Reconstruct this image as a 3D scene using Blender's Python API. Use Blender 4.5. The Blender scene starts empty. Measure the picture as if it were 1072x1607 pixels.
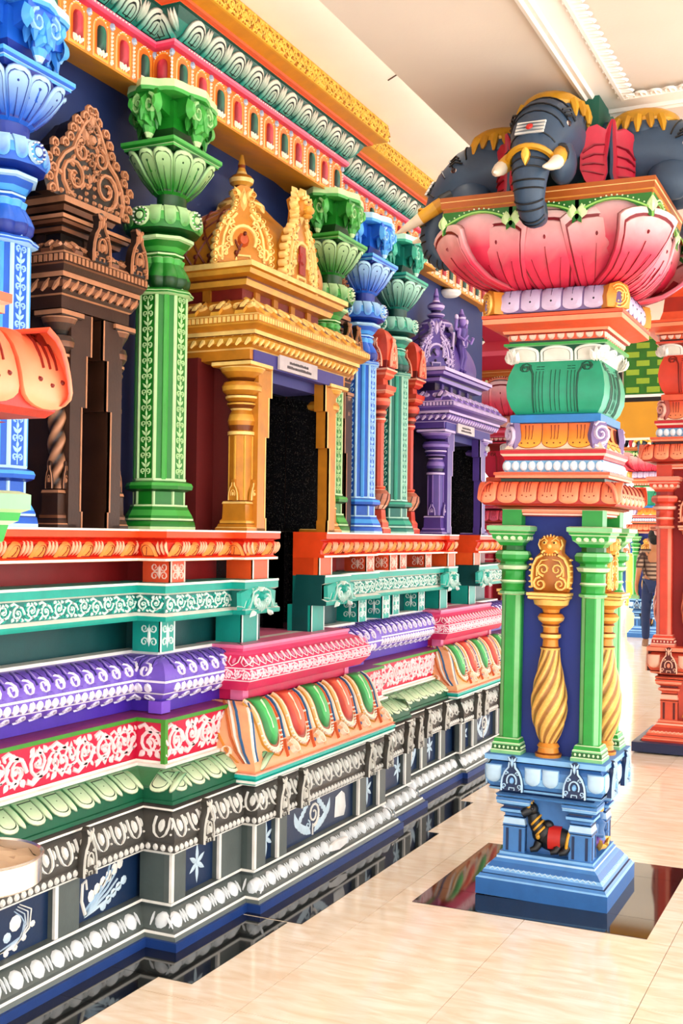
import bpy, math, random
from mathutils import Matrix, Vector
random.seed(7)
PI = math.pi
sc = bpy.context.scene
C = sc.collection

# ------------------------------------------------------------------ camera
FPX, YAW, PITCH, ROLL = 1779.6, .44386, .02088, .01227      # focal length in pixels of a 1072 px wide frame
CAM_H = 1.6
fw = Vector((-math.sin(YAW)*math.cos(PITCH), math.cos(YAW)*math.cos(PITCH), math.sin(PITCH)))
rt = Vector((math.cos(YAW), math.sin(YAW), 0)); up = rt.cross(fw)
rt2 = rt*math.cos(ROLL)+up*math.sin(ROLL); up2 = -rt*math.sin(ROLL)+up*math.cos(ROLL)
cam = bpy.data.cameras.new('camera'); cam.sensor_fit = 'HORIZONTAL'; cam.sensor_width = 36
cam.lens = FPX/1072*36; cam.clip_start = .05; cam.clip_end = 200
camo = bpy.data.objects.new('camera', cam); C.objects.link(camo)
camo.matrix_world = Matrix(((rt2.x, up2.x, -fw.x, 0), (rt2.y, up2.y, -fw.y, 0), (rt2.z, up2.z, -fw.z, CAM_H), (0, 0, 0, 1)))
sc.camera = camo

# ------------------------------------------------------------------ light: an overcast bright sky that reaches in from the open side of the hall
w = bpy.data.worlds.new('sky'); sc.world = w; w.use_nodes = True
bg = w.node_tree.nodes['Background']; bg.inputs[0].default_value = (1.0, .985, .96, 1); bg.inputs[1].default_value = 2.2
sc.view_settings.view_transform = 'Standard'; sc.view_settings.look = 'None'
sc.view_settings.exposure = .9; sc.view_settings.gamma = 1; sc.view_settings.use_curve_mapping = False
sc.cycles.use_denoising = True; sc.cycles.max_bounces = 8; sc.cycles.diffuse_bounces = 5; sc.cycles.glossy_bounces = 4
sc.cycles.sample_clamp_indirect = 6

# ------------------------------------------------------------------ colours and materials
def H(s):
    s = s.lstrip('#'); o = []
    for i in (0, 2, 4):
        c = int(s[i:i+2], 16)/255
        o.append((c/12.92 if c <= .04045 else ((c+.055)/1.055)**2.4)**1.2)
    return tuple(o)
def mix(a, b, t):
    t = max(0, min(1, t)); return tuple(a[i]*(1-t)+b[i]*t for i in range(3))
WHITE = H('f3f1ea')
MATS = {}
def nodes(m):
    m.use_nodes = True; nt = m.node_tree; nt.nodes.clear()
    out = nt.nodes.new('ShaderNodeOutputMaterial'); b = nt.nodes.new('ShaderNodeBsdfPrincipled')
    nt.links.new(b.outputs[0], out.inputs[0]); return nt, b
def paint(name, rough, metal=0, wear=.12, bump=.15, coat=0, scale=14):
    """brushed enamel: the painted colour comes from the mesh, the grain and wear from noise"""
    m = bpy.data.materials.new(name); nt, b = nodes(m); L = nt.links.new
    at = nt.nodes.new('ShaderNodeAttribute'); at.attribute_name = 'Col'
    tc = nt.nodes.new('ShaderNodeTexCoord')
    n1 = nt.nodes.new('ShaderNodeTexNoise'); n1.inputs['Scale'].default_value = scale; n1.inputs['Detail'].default_value = 5
    L(tc.outputs['Object'], n1.inputs['Vector'])
    mr = nt.nodes.new('ShaderNodeMapRange'); mr.inputs[1].default_value = .3; mr.inputs[2].default_value = .7
    mr.inputs[3].default_value = 1-wear; mr.inputs[4].default_value = 1+wear*.6
    L(n1.outputs[0], mr.inputs[0])
    mx = nt.nodes.new('ShaderNodeMix'); mx.data_type = 'RGBA'; mx.blend_type = 'MULTIPLY'; mx.inputs[0].default_value = 1
    L(at.outputs['Color'], mx.inputs[6]); L(mr.outputs[0], mx.inputs[7]); L(mx.outputs[2], b.inputs['Base Color'])
    rr = nt.nodes.new('ShaderNodeMapRange'); rr.inputs[3].default_value = rough*.8; rr.inputs[4].default_value = rough*1.25
    L(n1.outputs[0], rr.inputs[0]); L(rr.outputs[0], b.inputs['Roughness'])
    b.inputs['Metallic'].default_value = metal
    if coat: b.inputs['Coat Weight'].default_value = coat; b.inputs['Coat Roughness'].default_value = .15
    if bump:
        n2 = nt.nodes.new('ShaderNodeTexNoise'); n2.inputs['Scale'].default_value = 70; n2.inputs['Detail'].default_value = 3
        L(tc.outputs['Object'], n2.inputs['Vector'])
        bp = nt.nodes.new('ShaderNodeBump'); bp.inputs['Strength'].default_value = bump; bp.inputs['Distance'].default_value = .004
        L(n2.outputs[0], bp.inputs['Height']); L(bp.outputs[0], b.inputs['Normal'])
    MATS[name] = m; return m
paint('enamel', .42)
paint('gold', .38, metal=.15, wear=.2)
paint('wallpaint', .6, wear=.1, scale=3)
paint('plaster', .8, wear=.04, scale=2)
paint('stone', .3, wear=.15)
paint('cloth', .9, wear=.1)
paint('skin', .5, wear=.05)
def special(name, fn):
    m = bpy.data.materials.new(name); nt, b = nodes(m); fn(nt, b, nt.links.new); MATS[name] = m
def _tile(nt, b, L):
    tc = nt.nodes.new('ShaderNodeTexCoord'); oi = nt.nodes.new('ShaderNodeObjectInfo')
    mp = nt.nodes.new('ShaderNodeMapping'); mp.inputs['Scale'].default_value = (2.2, 9, 1)
    ad = nt.nodes.new('ShaderNodeVectorMath'); ad.operation = 'ADD'
    L(tc.outputs['Object'], ad.inputs[0]); L(oi.outputs['Location'], ad.inputs[1]); L(ad.outputs[0], mp.inputs[0])
    n = nt.nodes.new('ShaderNodeTexNoise'); n.inputs['Scale'].default_value = 2.2; n.inputs['Detail'].default_value = 7; n.inputs['Distortion'].default_value = .9
    L(mp.outputs[0], n.inputs['Vector'])
    r = nt.nodes.new('ShaderNodeValToRGB'); e = r.color_ramp.elements
    e[0].position = .32; e[0].color = (*H('efdcc3'), 1); e[1].position = .66; e[1].color = (*H('fbf2e4'), 1)
    L(n.outputs[0], r.inputs[0]); L(r.outputs[0], b.inputs['Base Color'])
    b.inputs['Roughness'].default_value = .1; b.inputs['Specular IOR Level'].default_value = .6
special('tile', _tile)
def _granite(nt, b, L):
    tc = nt.nodes.new('ShaderNodeTexCoord')
    n = nt.nodes.new('ShaderNodeTexNoise'); n.inputs['Scale'].default_value = 160; n.inputs['Detail'].default_value = 2
    L(tc.outputs['Object'], n.inputs['Vector'])
    r = nt.nodes.new('ShaderNodeValToRGB'); e = r.color_ramp.elements
    e[0].position = .55; e[0].color = (.006, .006, .007, 1); e[1].position = .8; e[1].color = (.05, .045, .04, 1)
    L(n.outputs[0], r.inputs[0]); L(r.outputs[0], b.inputs['Base Color'])
    b.inputs['Roughness'].default_value = .05; b.inputs['Specular IOR Level'].default_value = .7
special('granite', _granite)
def _steel(nt, b, L):
    b.inputs['Base Color'].default_value = (.78, .76, .74, 1); b.inputs['Metallic'].default_value = 1
    tc = nt.nodes.new('ShaderNodeTexCoord'); n = nt.nodes.new('ShaderNodeTexNoise'); n.inputs['Scale'].default_value = 30
    L(tc.outputs['Object'], n.inputs['Vector'])
    mr = nt.nodes.new('ShaderNodeMapRange'); mr.inputs[3].default_value = .15; mr.inputs[4].default_value = .35
    L(n.outputs[0], mr.inputs[0]); L(mr.outputs[0], b.inputs['Roughness'])
special('steel', _steel)
def _tube(nt, b, L):
    b.inputs['Base Color'].default_value = (.9, .9, .88, 1); b.inputs['Emission Color'].default_value = (1, .93, .82, 1); b.inputs['Emission Strength'].default_value = 11
special('lit_tube', _tube)
def _plaid(nt, b, L):
    tc = nt.nodes.new('ShaderNodeTexCoord')
    ws = []
    for d in ('X', 'Z'):
        wv = nt.nodes.new('ShaderNodeTexWave'); wv.bands_direction = d; wv.inputs['Scale'].default_value = 5
        L(tc.outputs['Object'], wv.inputs['Vector']); ws.append(wv)
    mu = nt.nodes.new('ShaderNodeMath'); mu.operation = 'MULTIPLY'; L(ws[0].outputs[1], mu.inputs[0]); L(ws[1].outputs[1], mu.inputs[1])
    r = nt.nodes.new('ShaderNodeValToRGB'); e = r.color_ramp.elements
    e[0].color = (*H('3a1f1e'), 1); e[1].color = (*H('b39a86'), 1)
    L(mu.outputs[0], r.inputs[0]); L(r.outputs[0], b.inputs['Base Color']); b.inputs['Roughness'].default_value = .9
special('plaid', _plaid)

# ------------------------------------------------------------------ mesh kit
class MB:
    def __init__(s): s.v = []; s.f = []; s.c = []
    def add(s, V, F, col):
        b = len(s.v); s.v.extend(V)
        if callable(col): cv = [col(p) for p in V]
        elif isinstance(col, list): cv = col
        else: cv = None
        for f in F:
            s.f.append([i+b for i in f])
            for i in f:
                c = cv[i] if cv else col
                s.c.extend((c[0], c[1], c[2], 1.0))
        return s
    def mesh(s, name, mat='enamel', angle=38):
        key = {}; rm = []; vv = []
        for p in s.v:
            k = (round(p[0], 5), round(p[1], 5), round(p[2], 5)); i = key.get(k)
            if i is None: i = key[k] = len(vv); vv.append(p)
            rm.append(i)
        ff = []; cc = []; at = 0
        for f in s.f:
            g = []; gc = []
            for j, i in enumerate(f):
                q = rm[i]
                if q not in g: g.append(q); gc.extend(s.c[(at+j)*4:(at+j)*4+4])
            at += len(f)
            if len(g) > 2: ff.append(g); cc.extend(gc)
        m = bpy.data.meshes.new(name); m.from_pydata(vv, [], ff)
        a = m.color_attributes.new('Col', 'FLOAT_COLOR', 'CORNER'); a.data.foreach_set('color', cc)
        m.materials.append(MATS[mat]); m.update()
        m.polygons.foreach_set('use_smooth', [True]*len(m.polygons)); m.set_sharp_from_angle(angle=math.radians(angle))
        return m
    def build(s, name, parent=None, mat='enamel', inv=None, angle=38, stuff=False):
        return inst(s.mesh(name, mat, angle), name, parent, inv=inv, stuff=stuff)
    # ---- shapes
    def box(s, x0, x1, y0, y1, z0, z1, col):
        V = [(x0, y0, z0), (x1, y0, z0), (x1, y1, z0), (x0, y1, z0), (x0, y0, z1), (x1, y0, z1), (x1, y1, z1), (x0, y1, z1)]
        return s.add(V, [(0, 3, 2, 1), (4, 5, 6, 7), (0, 1, 5, 4), (1, 2, 6, 5), (2, 3, 7, 6), (3, 0, 4, 7)], col)
    def rings(s, rs, cols, cap0=True, cap1=True):
        """rs: list of rings (equal length point lists); cols: one colour (or per-point list) for each band"""
        n = len(rs[0])
        for i in range(len(rs)-1):
            c = cols[min(i, len(cols)-1)] if isinstance(cols, list) else cols
            V = list(rs[i])+list(rs[i+1]); s.add(V, [(k, (k+1) % n, n+(k+1) % n, n+k) for k in range(n)], c)
        c0 = cols[0] if isinstance(cols, list) else cols; c1 = cols[-1] if isinstance(cols, list) else cols
        if cap0: s.add(list(rs[0]), [tuple(reversed(range(n)))], c0)
        if cap1: s.add(list(rs[-1]), [tuple(range(n))], c1)
        return s
    def lathe(s, prof, n=16, phase=0, cx=0, cy=0, cap0=True, cap1=True, poly=None):
        """prof: list of (r, z, colour of the band above)"""
        rs = []
        for r, z, *_ in prof:
            ring = []
            for k in range(n):
                a = 2*PI*k/n+phase; q = poly(a) if poly else 1
                ring.append((cx+r*q*math.cos(a), cy+r*q*math.sin(a), z))
            rs.append(ring)
        return s.rings(rs, [p[2] for p in prof], cap0, cap1)
    def square(s, prof, cx=0, cy=0, cap0=True, cap1=True):
        return s.lathe([(p[0]*math.sqrt(2), p[1], p[2]) for p in prof], 4, PI/4, cx, cy, cap0, cap1)
    def tube(s, path, rad, col, n=8, caps=True, flat=1.0):
        P = [Vector(p) for p in path]; rs = []
        u = None
        for i, p in enumerate(P):
            t = (P[min(i+1, len(P)-1)]-P[max(i-1, 0)]).normalized()
            if u is None:
                u = t.orthogonal().normalized() if abs(t.y) > .95 else (Vector((0, 1, 0))-t*t.y).normalized()
            else: u = (u-t*u.dot(t)).normalized()
            v = t.cross(u); r = rad[i] if isinstance(rad, (list, tuple)) else rad
            rs.append([tuple(p+u*(r*math.cos(2*PI*k/n))+v*(r*flat*math.sin(2*PI*k/n))) for k in range(n)])
        return s.rings(rs, col, caps, caps)
    def ell(s, c, r, col, n=12, m=8, half=False):
        rs = []
        for j in range(1, m):
            t = PI*j/m; rs.append([(c[0]+r[0]*math.sin(t)*math.cos(2*PI*k/n), c[1]+r[1]*math.sin(t)*math.sin(2*PI*k/n), c[2]-r[2]*math.cos(t)) for k in range(n)])
        V = [(c[0], c[1], c[2]-r[2])]+[p for q in rs for p in q]+[(c[0], c[1], c[2]+r[2])]
        F = [(0, 1+(k+1) % n, 1+k) for k in range(n)]
        for j in range(m-2):
            a = 1+j*n; b = a+n
            F += [(a+k, a+(k+1) % n, b+(k+1) % n, b+k) for k in range(n)]
        e = len(V)-1; a = 1+(m-2)*n
        F += [(a+k, a+(k+1) % n, e) for k in range(n)]
        return s.add(V, F, col)
    def sweep(s, path, prof, cols, caps=True, closed=False):
        """prof: [(offset outward, z)] from bottom to top, run along a plan path with mitred corners"""
        L = [offset(path, o, closed) for o, z in prof]; n = len(L[0]); m = n if closed else n-1
        for j in range(len(prof)-1):
            c = cols[min(j, len(cols)-1)] if isinstance(cols, list) else cols
            V = [(*p, prof[j][1]) for p in L[j]]+[(*p, prof[j+1][1]) for p in L[j+1]]
            s.add(V, [(k, (k+1) % n, n+(k+1) % n, n+k) for k in range(m)], c)
        if caps and not closed:
            c = cols[0] if isinstance(cols, list) else cols
            s.add([(*L[j][0], prof[j][1]) for j in range(len(prof))], [tuple(reversed(range(len(prof))))], c)
            s.add([(*L[j][-1], prof[j][1]) for j in range(len(prof))], [tuple(range(len(prof)))], c)
        return s
    # ---- relief drawn on a surface: mp(u, v, h) -> point
    def ribbon(s, pts, w, h, col, mp=None, taper=True):
        if mp:
            q = [pts[0]]
            for a, b in zip(pts, pts[1:]):
                k = max(1, math.ceil(abs(b[1]-a[1])/.1))
                q += [(a[0]+(b[0]-a[0])*i/k, a[1]+(b[1]-a[1])*i/k) for i in range(1, k+1)]
            pts = q
        mp = mp or flat; n = len(pts); V = []; cc = []
        for i, (u, v) in enumerate(pts):
            a = pts[max(i-1, 0)]; b = pts[min(i+1, n-1)]; dx, dy = b[0]-a[0], b[1]-a[1]; d = math.hypot(dx, dy) or 1
            t = i/(n-1) if n > 1 else 0
            ww = w(t) if callable(w) else w*(1-.55*t if taper else 1)
            nx, ny = -dy/d*ww/2, dx/d*ww/2
            V += [mp(u+nx, v+ny, 0), mp(u+nx*.55, v+ny*.55, h), mp(u-nx*.55, v-ny*.55, h), mp(u-nx, v-ny, 0)]
            c = col(u, v) if callable(col) else col; cc += [c]*4
        F = []
        for i in range(n-1):
            a = 4*i
            for k in range(3): F.append((a+k, a+k+1, a+k+5, a+k+4))
        F += [(0, 3, 2, 1), (4*n-4, 4*n-3, 4*n-2, 4*n-1)]
        return s.add(V, [tuple(reversed(f)) for f in F], cc)
    def pad(s, out, rings, mp=None, ctr=None):
        """rings: [(scale, height, colour or f(u, v))] from the edge inwards"""
        mp = mp or flat; n = len(out)
        if ctr is None: ctr = (sum(p[0] for p in out)/n, sum(p[1] for p in out)/n)
        R = []
        for k, h, c in rings:
            pp = [(ctr[0]+(p[0]-ctr[0])*k, ctr[1]+(p[1]-ctr[1])*k) for p in out]
            R.append(([mp(p[0], p[1], h) for p in pp], [(c(*p) if callable(c) else c) for p in pp]))
        for i in range(len(R)-1):
            s.add(R[i][0]+R[i+1][0], [(k, (k+1) % n, n+(k+1) % n, n+k) for k in range(n)], R[i+1][1]*2 if not callable(rings[i+1][2]) else R[i][1]+R[i+1][1])
        s.add(R[-1][0], [tuple(range(n))], R[-1][1]); return s
def flat(u, v, h): return (h, u, v)
def profmap(prof, u0=0):
    """v in 0..1 runs up a profile of (offset, z); h lifts along its normal"""
    ds = [0]
    for a, b in zip(prof, prof[1:]): ds.append(ds[-1]+math.hypot(b[0]-a[0], b[1]-a[1]))
    T = ds[-1]
    def f(u, v, h):
        d = max(0, min(1, v))*T; i = 0
        while i < len(prof)-2 and ds[i+1] < d: i += 1
        t = (d-ds[i])/((ds[i+1]-ds[i]) or 1); a, b = prof[i], prof[i+1]
        dx, dz = b[0]-a[0], b[1]-a[1]; l = math.hypot(dx, dz) or 1
        return (a[0]+dx*t+dz/l*h, u, a[1]+dz*t-dx/l*h)
    return f
def offset(path, o, closed=False):
    n = len(path); R = []
    def nrm(a, b):
        dx, dy = b[0]-a[0], b[1]-a[1]; l = math.hypot(dx, dy); return (dy/l, -dx/l)
    for i, p in enumerate(path):
        if closed: n1 = nrm(path[i-1], p); n2 = nrm(p, path[(i+1) % n])
        else:
            n1 = nrm(path[i-1], p) if i else None; n2 = nrm(p, path[i+1]) if i < n-1 else None
            n1 = n1 or n2; n2 = n2 or n1
        k = 1+n1[0]*n2[0]+n1[1]*n2[1]
        R.append((p[0]+o*(n1[0]+n2[0])/k, p[1]+o*(n1[1]+n2[1])/k))
    return R
def inst(me, name, parent=None, loc=(0, 0, 0), rz=0, inv=None, sc_=1, stuff=False, rot=None):
    o = bpy.data.objects.new(name, me); C.objects.link(o)
    o.location = loc; o.rotation_euler = rot if rot else (0, 0, rz)
    o.scale = (sc_, sc_, sc_) if not isinstance(sc_, tuple) else sc_
    if parent: o.parent = parent
    if inv is not None: o.matrix_parent_inverse = inv
    if stuff: o['kind'] = 'stuff'
    return o
def thing(name, label, cat, loc=(0, 0, 0), rz=0, group=None):
    o = bpy.data.objects.new(name, None); C.objects.link(o); o.empty_display_size = .1
    o.location = loc; o.rotation_euler = (0, 0, rz); return tag(o, label, cat, group)
def tag(o, label, cat, group=None):
    o['label'] = label; o['category'] = cat; o['kind'] = 'thing'
    if group: o['group'] = group
    return o
def struct(o, label=None):
    o['kind'] = 'structure'
    if label: o['label'] = label
    return o
KIDS = None
def copy_tree(o, parent=None):
    c = o.copy(); C.objects.link(c); c.parent = parent
    if parent: c.matrix_parent_inverse = o.matrix_parent_inverse.copy()
    for ch in o.children: copy_tree(ch, c)
    return c
def along(path, off, spacing, margin=0, minlen=.03, segs=None):
    """evenly spaced stations on every straight run of a path: (x, y, rz, run length, index)"""
    Q = offset(path, off); out = []
    for i in range(len(Q)-1):
        if segs and i not in segs: continue
        (x0, y0), (x1, y1) = Q[i], Q[i+1]; dx, dy = x1-x0, y1-y0; l = math.hypot(dx, dy)
        if l < minlen or dx*(path[i+1][0]-path[i][0])+dy*(path[i+1][1]-path[i][1]) < 0: continue
        n = max(1, round((l-2*margin)/spacing)); rz = math.atan2(dy, dx)-PI/2
        for k in range(n):
            t = (margin+(l-2*margin)*(k+.5)/n)/l
            out.append((x0+dx*t, y0+dy*t, rz, (l-2*margin)/n, i))
    return out
# ---- outlines
def arc(cx, cy, rx, ry, a0, a1, n): return [(cx+rx*math.cos(a0+(a1-a0)*i/n), cy+ry*math.sin(a0+(a1-a0)*i/n)) for i in range(n+1)]
def oval(cx, cy, rx, ry, n=10): return [(cx+rx*math.cos(2*PI*i/n), cy+ry*math.sin(2*PI*i/n)) for i in range(n)]
def tongue(w, h, n=8, v0=0, rnd=None):
    """petal hanging from v0+h, rounded at v0"""
    r = min(rnd or w/2, h); k = 5; top = v0+h; q = v0+r
    sd = [top+(q-top)*i/k for i in range(k)]
    return [(-w/2, z) for z in sd]+arc(0, q, w/2, r, PI, 2*PI, n)+[(w/2, z) for z in reversed(sd)]
def tongue_up(w, h, n=8, v0=0, rnd=None): return [(u, v0+h-(v-v0)) for u, v in reversed(tongue(w, h, n, v0, rnd))]
def spiral(cx, cy, r0, r1, a0, turns, n=12):
    return [(cx+(r0+(r1-r0)*i/n)*math.cos(a0+2*PI*turns*i/n), cy+(r0+(r1-r0)*i/n)*math.sin(a0+2*PI*turns*i/n)) for i in range(n+1)]
def leaf(cx, cy, l, w, ang, n=5):
    c, s_ = math.cos(ang), math.sin(ang); P = []
    for sgn in (1, -1):
        rng = range(n+1) if sgn > 0 else range(n-1, 0, -1)
        for i in rng:
            t = i/n; x = l*t; y = sgn*w/2*math.sin(PI*t**.8); P.append((cx+x*c-y*s_, cy+x*s_+y*c))
    return P
def vine(mb, L, hh, col, hgt, wd, mp=None, u0=0, v0=0, step=None, leafy=True, seed=0, vs=1.0):
    """a running scroll of spirals and leaves inside a band L long and hh high; vs converts v to the surface's own unit"""
    rnd = random.Random(seed); step = step or hh*.95; n = max(1, round(L/step)); st = L/n
    q = lambda P: [(u0+u, v0+v*vs) for u, v in P]
    for i in range(n):
        cx = st*(i+.5); up_ = 1 if i % 2 else -1; cy = hh*(.5+.06*up_); r = min(hh*.36, st*.44)
        mb.ribbon(q(spiral(cx, cy, r, r*.22, -up_*PI/2+(.3 if up_ > 0 else -.3), -up_*1.35, 13)), wd, hgt, col, mp)
        mb.ribbon(q([(cx-st*.5, hh*.5-up_*hh*.34), (cx-st*.25, hh*.5-up_*hh*.43), (cx, cy-up_*r), (cx+st*.3, cy-up_*r*.75), (cx+st*.5, hh*.5+up_*hh*.1)]), wd*1.1, hgt, col, mp, taper=False)
        mb.pad(q(oval(cx, cy, wd*.8, wd*.8, 6)), [(1, 0, col), (.6, hgt*1.2, col)], mp)
        if leafy:
            for k in range(3):
                a = (PI/2*up_)+(k-1)*.75+rnd.uniform(-.2, .2); x = cx+(k-1)*st*.3
                l = hh*(.2+.1*rnd.random()); y = hh*.5+up_*hh*(.46)-math.sin(a)*l
                mb.pad(q(leaf(x-math.cos(a)*l*.3, y, l, wd*1.6, a)), [(1, 0, col), (.55, hgt, col)], mp)
def offpath_len(p): return sum(math.hypot(b[0]-a[0], b[1]-a[1]) for a, b in zip(p, p[1:]))
def kudu(w_, h_, pal, name='arch_ornament', mat='enamel', depth=.03, rich=True, big=False):
    """horseshoe arch ornament: dark body, pale scrolls, oval centre and a crest (origin at foot, faces +X)"""
    dk, lt = pal[0], pal[1]; ctr = pal[2] if len(pal) > 2 else lt; mb = MB()
    o = [(w_*.5, 0), (w_*.5, h_*.18), (w_*.46, h_*.36), (w_*.34, h_*.55), (w_*.16, h_*.68), (w_*.13, h_*.82), (w_*.2, h_*.93), (w_*.06, h_)]
    o = o+[(-u, v) for u, v in reversed(o)]
    mb.pad(o, [(1, 0, dk), (1, depth, dk), (.96, depth+.002, dk)], ctr=(0, h_*.35))
    d = depth; mp = lambda u, v, h: (d+h, u, v); W = w_*.075; hg = min(.012, w_*.1)
    e = [(u*.94, v) for u, v in o[:6]]
    mb.ribbon(e, W, hg, lt, mp, taper=False); mb.ribbon([(-u, v) for u, v in e], W, hg, lt, mp, taper=False)
    mb.ribbon(arc(0, h_*.3, w_*.22, h_*.18, -.5, PI+.5, 12), W, hg, lt, mp, taper=False)
    mb.pad(oval(0, h_*.3, w_*.11, h_*.1, 9), [(1, 0, ctr), (.6, hg*1.6, ctr)], mp)
    if rich:
        for sg in (1, -1):
            if big:
                for i in range(6):
                    a, b = o[i], o[i+1]
                    for f in (0, .5):
                        u, v = a[0]+(b[0]-a[0])*f, a[1]+(b[1]-a[1])*f
                        mb.pad(oval(sg*u*.97, v+h_*.01, w_*.062, w_*.055, 9), [(1, -depth*.6, lt), (1, hg*.4, lt), (.6, hg*1.3, lt), (.3, hg*.9, dk)], mp)
                for i in range(5):
                    mb.ribbon([(sg*u, v) for u, v in spiral(w_*(.3-.03*i), h_*(.12+.085*i), w_*.055, w_*.015, PI/2, -1.2, 9)], W*.55, hg, lt, mp)
            if big: mb.ribbon([(sg*u*.72, v*.9+h_*.02) for u, v in o[:5]], W*.8, hg, lt, mp, taper=False)
            mb.ribbon([(sg*(a), b) for a, b in spiral(w_*.34, h_*.14, w_*.12, w_*.03, -PI/2, 1.2, 10)], W*.8, hg, lt, mp)
            mb.ribbon([(sg*(a), b) for a, b in spiral(w_*.26, h_*.5, w_*.1, w_*.02, PI, -1.1, 9)], W*.8, hg, lt, mp)
            mb.pad(leaf(sg*w_*.05, h_*.82, h_*.18, w_*.12, PI/2-sg*.5), [(1, 0, lt), (.5, hg, lt)], mp)
        mb.pad(leaf(0, h_*.66, h_*.32, w_*.14, PI/2), [(1, 0, lt), (.5, hg*1.3, lt)], mp)
        mb.ribbon([(-w_*.12, h_*.03), (-w_*.12, h_*.1), (w_*.12, h_*.1), (w_*.12, h_*.03)], W*.7, hg*.8, lt, mp, taper=False)
    return mb.mesh(name, mat)
# ================================================================== the setting
CREAM = H('fbf7f0'); BEIGE = H('e9ded2')
mb = MB(); mb.box(-9, 3.4, -4.5, 34, -.12, -.012, H('b89877'))
floor = struct(mb.build('floor', mat='plaster'), 'glossy beige tiled hall floor')
# floor tiles, 0.6 m, with fine joints; granite inlays are left open below
PC = (-1.345, 5.19)          # centre of the elephant pillar
tm = MB(); g = .0014
tm.box(-.3+g, .3-g, -.325+g, .325-g, -.012, 0, (1, 1, 1)); tile_me = tm.mesh('floor_tile', 'tile')
XS = [-1.345+.6*k for k in range(-2, 6)]; YS = [3.33+.65*k for k in range(-3, 22)]
for i, x in enumerate(XS):
    for y in YS:
        inst(tile_me, 'floor_tile', floor, (x+.3, y+.325, 0))
fl = MB()
for x0, x1, y0, y1 in ((-9, XS[0], -4.5, 34), (XS[-1]+.6, 3.4, -4.5, 34), (XS[0], XS[-1]+.6, -4.5, YS[0]), (XS[0], XS[-1]+.6, YS[-1]+.65, 34)):
    fl.box(x0, x1, y0, y1, -.012, -.0005, (1, 1, 1))
fl.build('floor_field', floor, 'tile')
# granite inlays
GB = [(-2.35, 1.0), (-2.35, 3.45), (-2.207, 3.45), (-2.207, 4.18), (-2.147, 4.18), (-2.147, 5.79), (-2.215, 5.79), (-2.215, 6.56), (-2.3, 6.56), (-2.3, 9.5)]
for a, b in zip(GB, GB[1:]):
    if abs(a[0]-b[0]) < 1e-6:
        gm = MB(); y = a[1]
        while y < b[1]-.01:
            y2 = min(b[1], y+.72); gm = MB(); gm.box(-2.75, a[0], y+.001, y2-.001, -.008, .0022, (0, 0, 0)); gm.build('granite_slab', floor, 'granite'); y = y2
for x0, x1, y0, y1 in ((-1.85, -.84, 4.66, 4.9), (-1.85, -1.6, 4.902, 5.5), (-1.1, -.84, 4.902, 5.5), (-1.85, -.84, 5.502, 5.735)):
    gm = MB(); gm.box(x0, x1, y0, y1, -.008, .0022, (0, 0, 0)); gm.build('granite_slab', floor, 'granite')

mb = MB(); mb.box(-1.9, 3.4, -4.5, 26, 3.6, 3.95, BEIGE)
ceiling = struct(mb.build('ceiling', mat='plaster'), 'smooth beige hall ceiling')
mb = MB(); mb.box(-9, -1.9, -4.5, 26, 4.005, 4.12, CREAM); mb.build('raised_soffit', ceiling, 'plaster')
mb = MB()                                                   # hairline crack in the soffit
mb.tube([(-2.35, 5.45, 4.004), (-2.28, 5.4, 4.003), (-2.2, 5.43, 4.004), (-2.1, 5.36, 4.003), (-1.95, 5.4, 4.004)], .004, H('6a5f57'), 5); mb.build('crack', ceiling, 'plaster')
# a strip lamp in the cove behind the ceiling edge washes the white soffit
lt_ = thing('cove_lamp', 'long strip lamp in the cove behind the ceiling edge, washing the white soffit', 'lamp', (-1.935, 4.7, 3.72))
MB().box(0, .03, -4.5, 4.5, -.03, .03, WHITE).build('lamp_holder', lt_, 'plaster')
MB().tube([(-.025, -4.4, 0), (-.025, 4.4, 0)], .014, WHITE, 10).build('tube', lt_, 'lit_tube')
# moulded coffer frame near the pillar
CX0, CX1, CY0, CY1 = -1.22, 2.6, 1.2, 5.28
cp = [(CX0, CY0), (CX0, CY1), (CX1, CY1), (CX1, CY0)]
mb = MB()
prof = [(0, 3.6), (0, 3.575), (.02, 3.565), (.03, 3.575), (.05, 3.57), (.06, 3.585), (.15, 3.592), (.16, 3.575), (.175, 3.575), (.18, 3.6)]
mb.sweep(cp, prof, CREAM, closed=True)
trim = struct(mb.build('trim_1', mat='plaster'), 'white moulded plaster coffer frame')
lm = MB(); lm.pad([(a, b) for a, b in tongue_up(.055, .085)], [(1, 0, CREAM), (.75, .008, CREAM), (.4, .004, CREAM)]); lm.ribbon([(0, 0), (0, .07)], .01, .01, CREAM)
lme = lm.mesh('plaster_leaf', 'plaster')
for i in range(4):
    a, b = cp[i], cp[(i+1) % 4]
    if i == 3: continue
    for x, y, rz, l, _ in along([a, b], .15, .062, .16):
        o = inst(lme, 'plaster_leaf', trim, (x, y, 3.586), rot=(0, PI/2, 0)); o.rotation_mode = 'XYZ'
        o.matrix_local = Matrix.Translation((x, y, 3.588)) @ Matrix.Rotation(rz, 4, 'Z') @ Matrix.Rotation(PI/2+.05, 4, 'Y')
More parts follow.
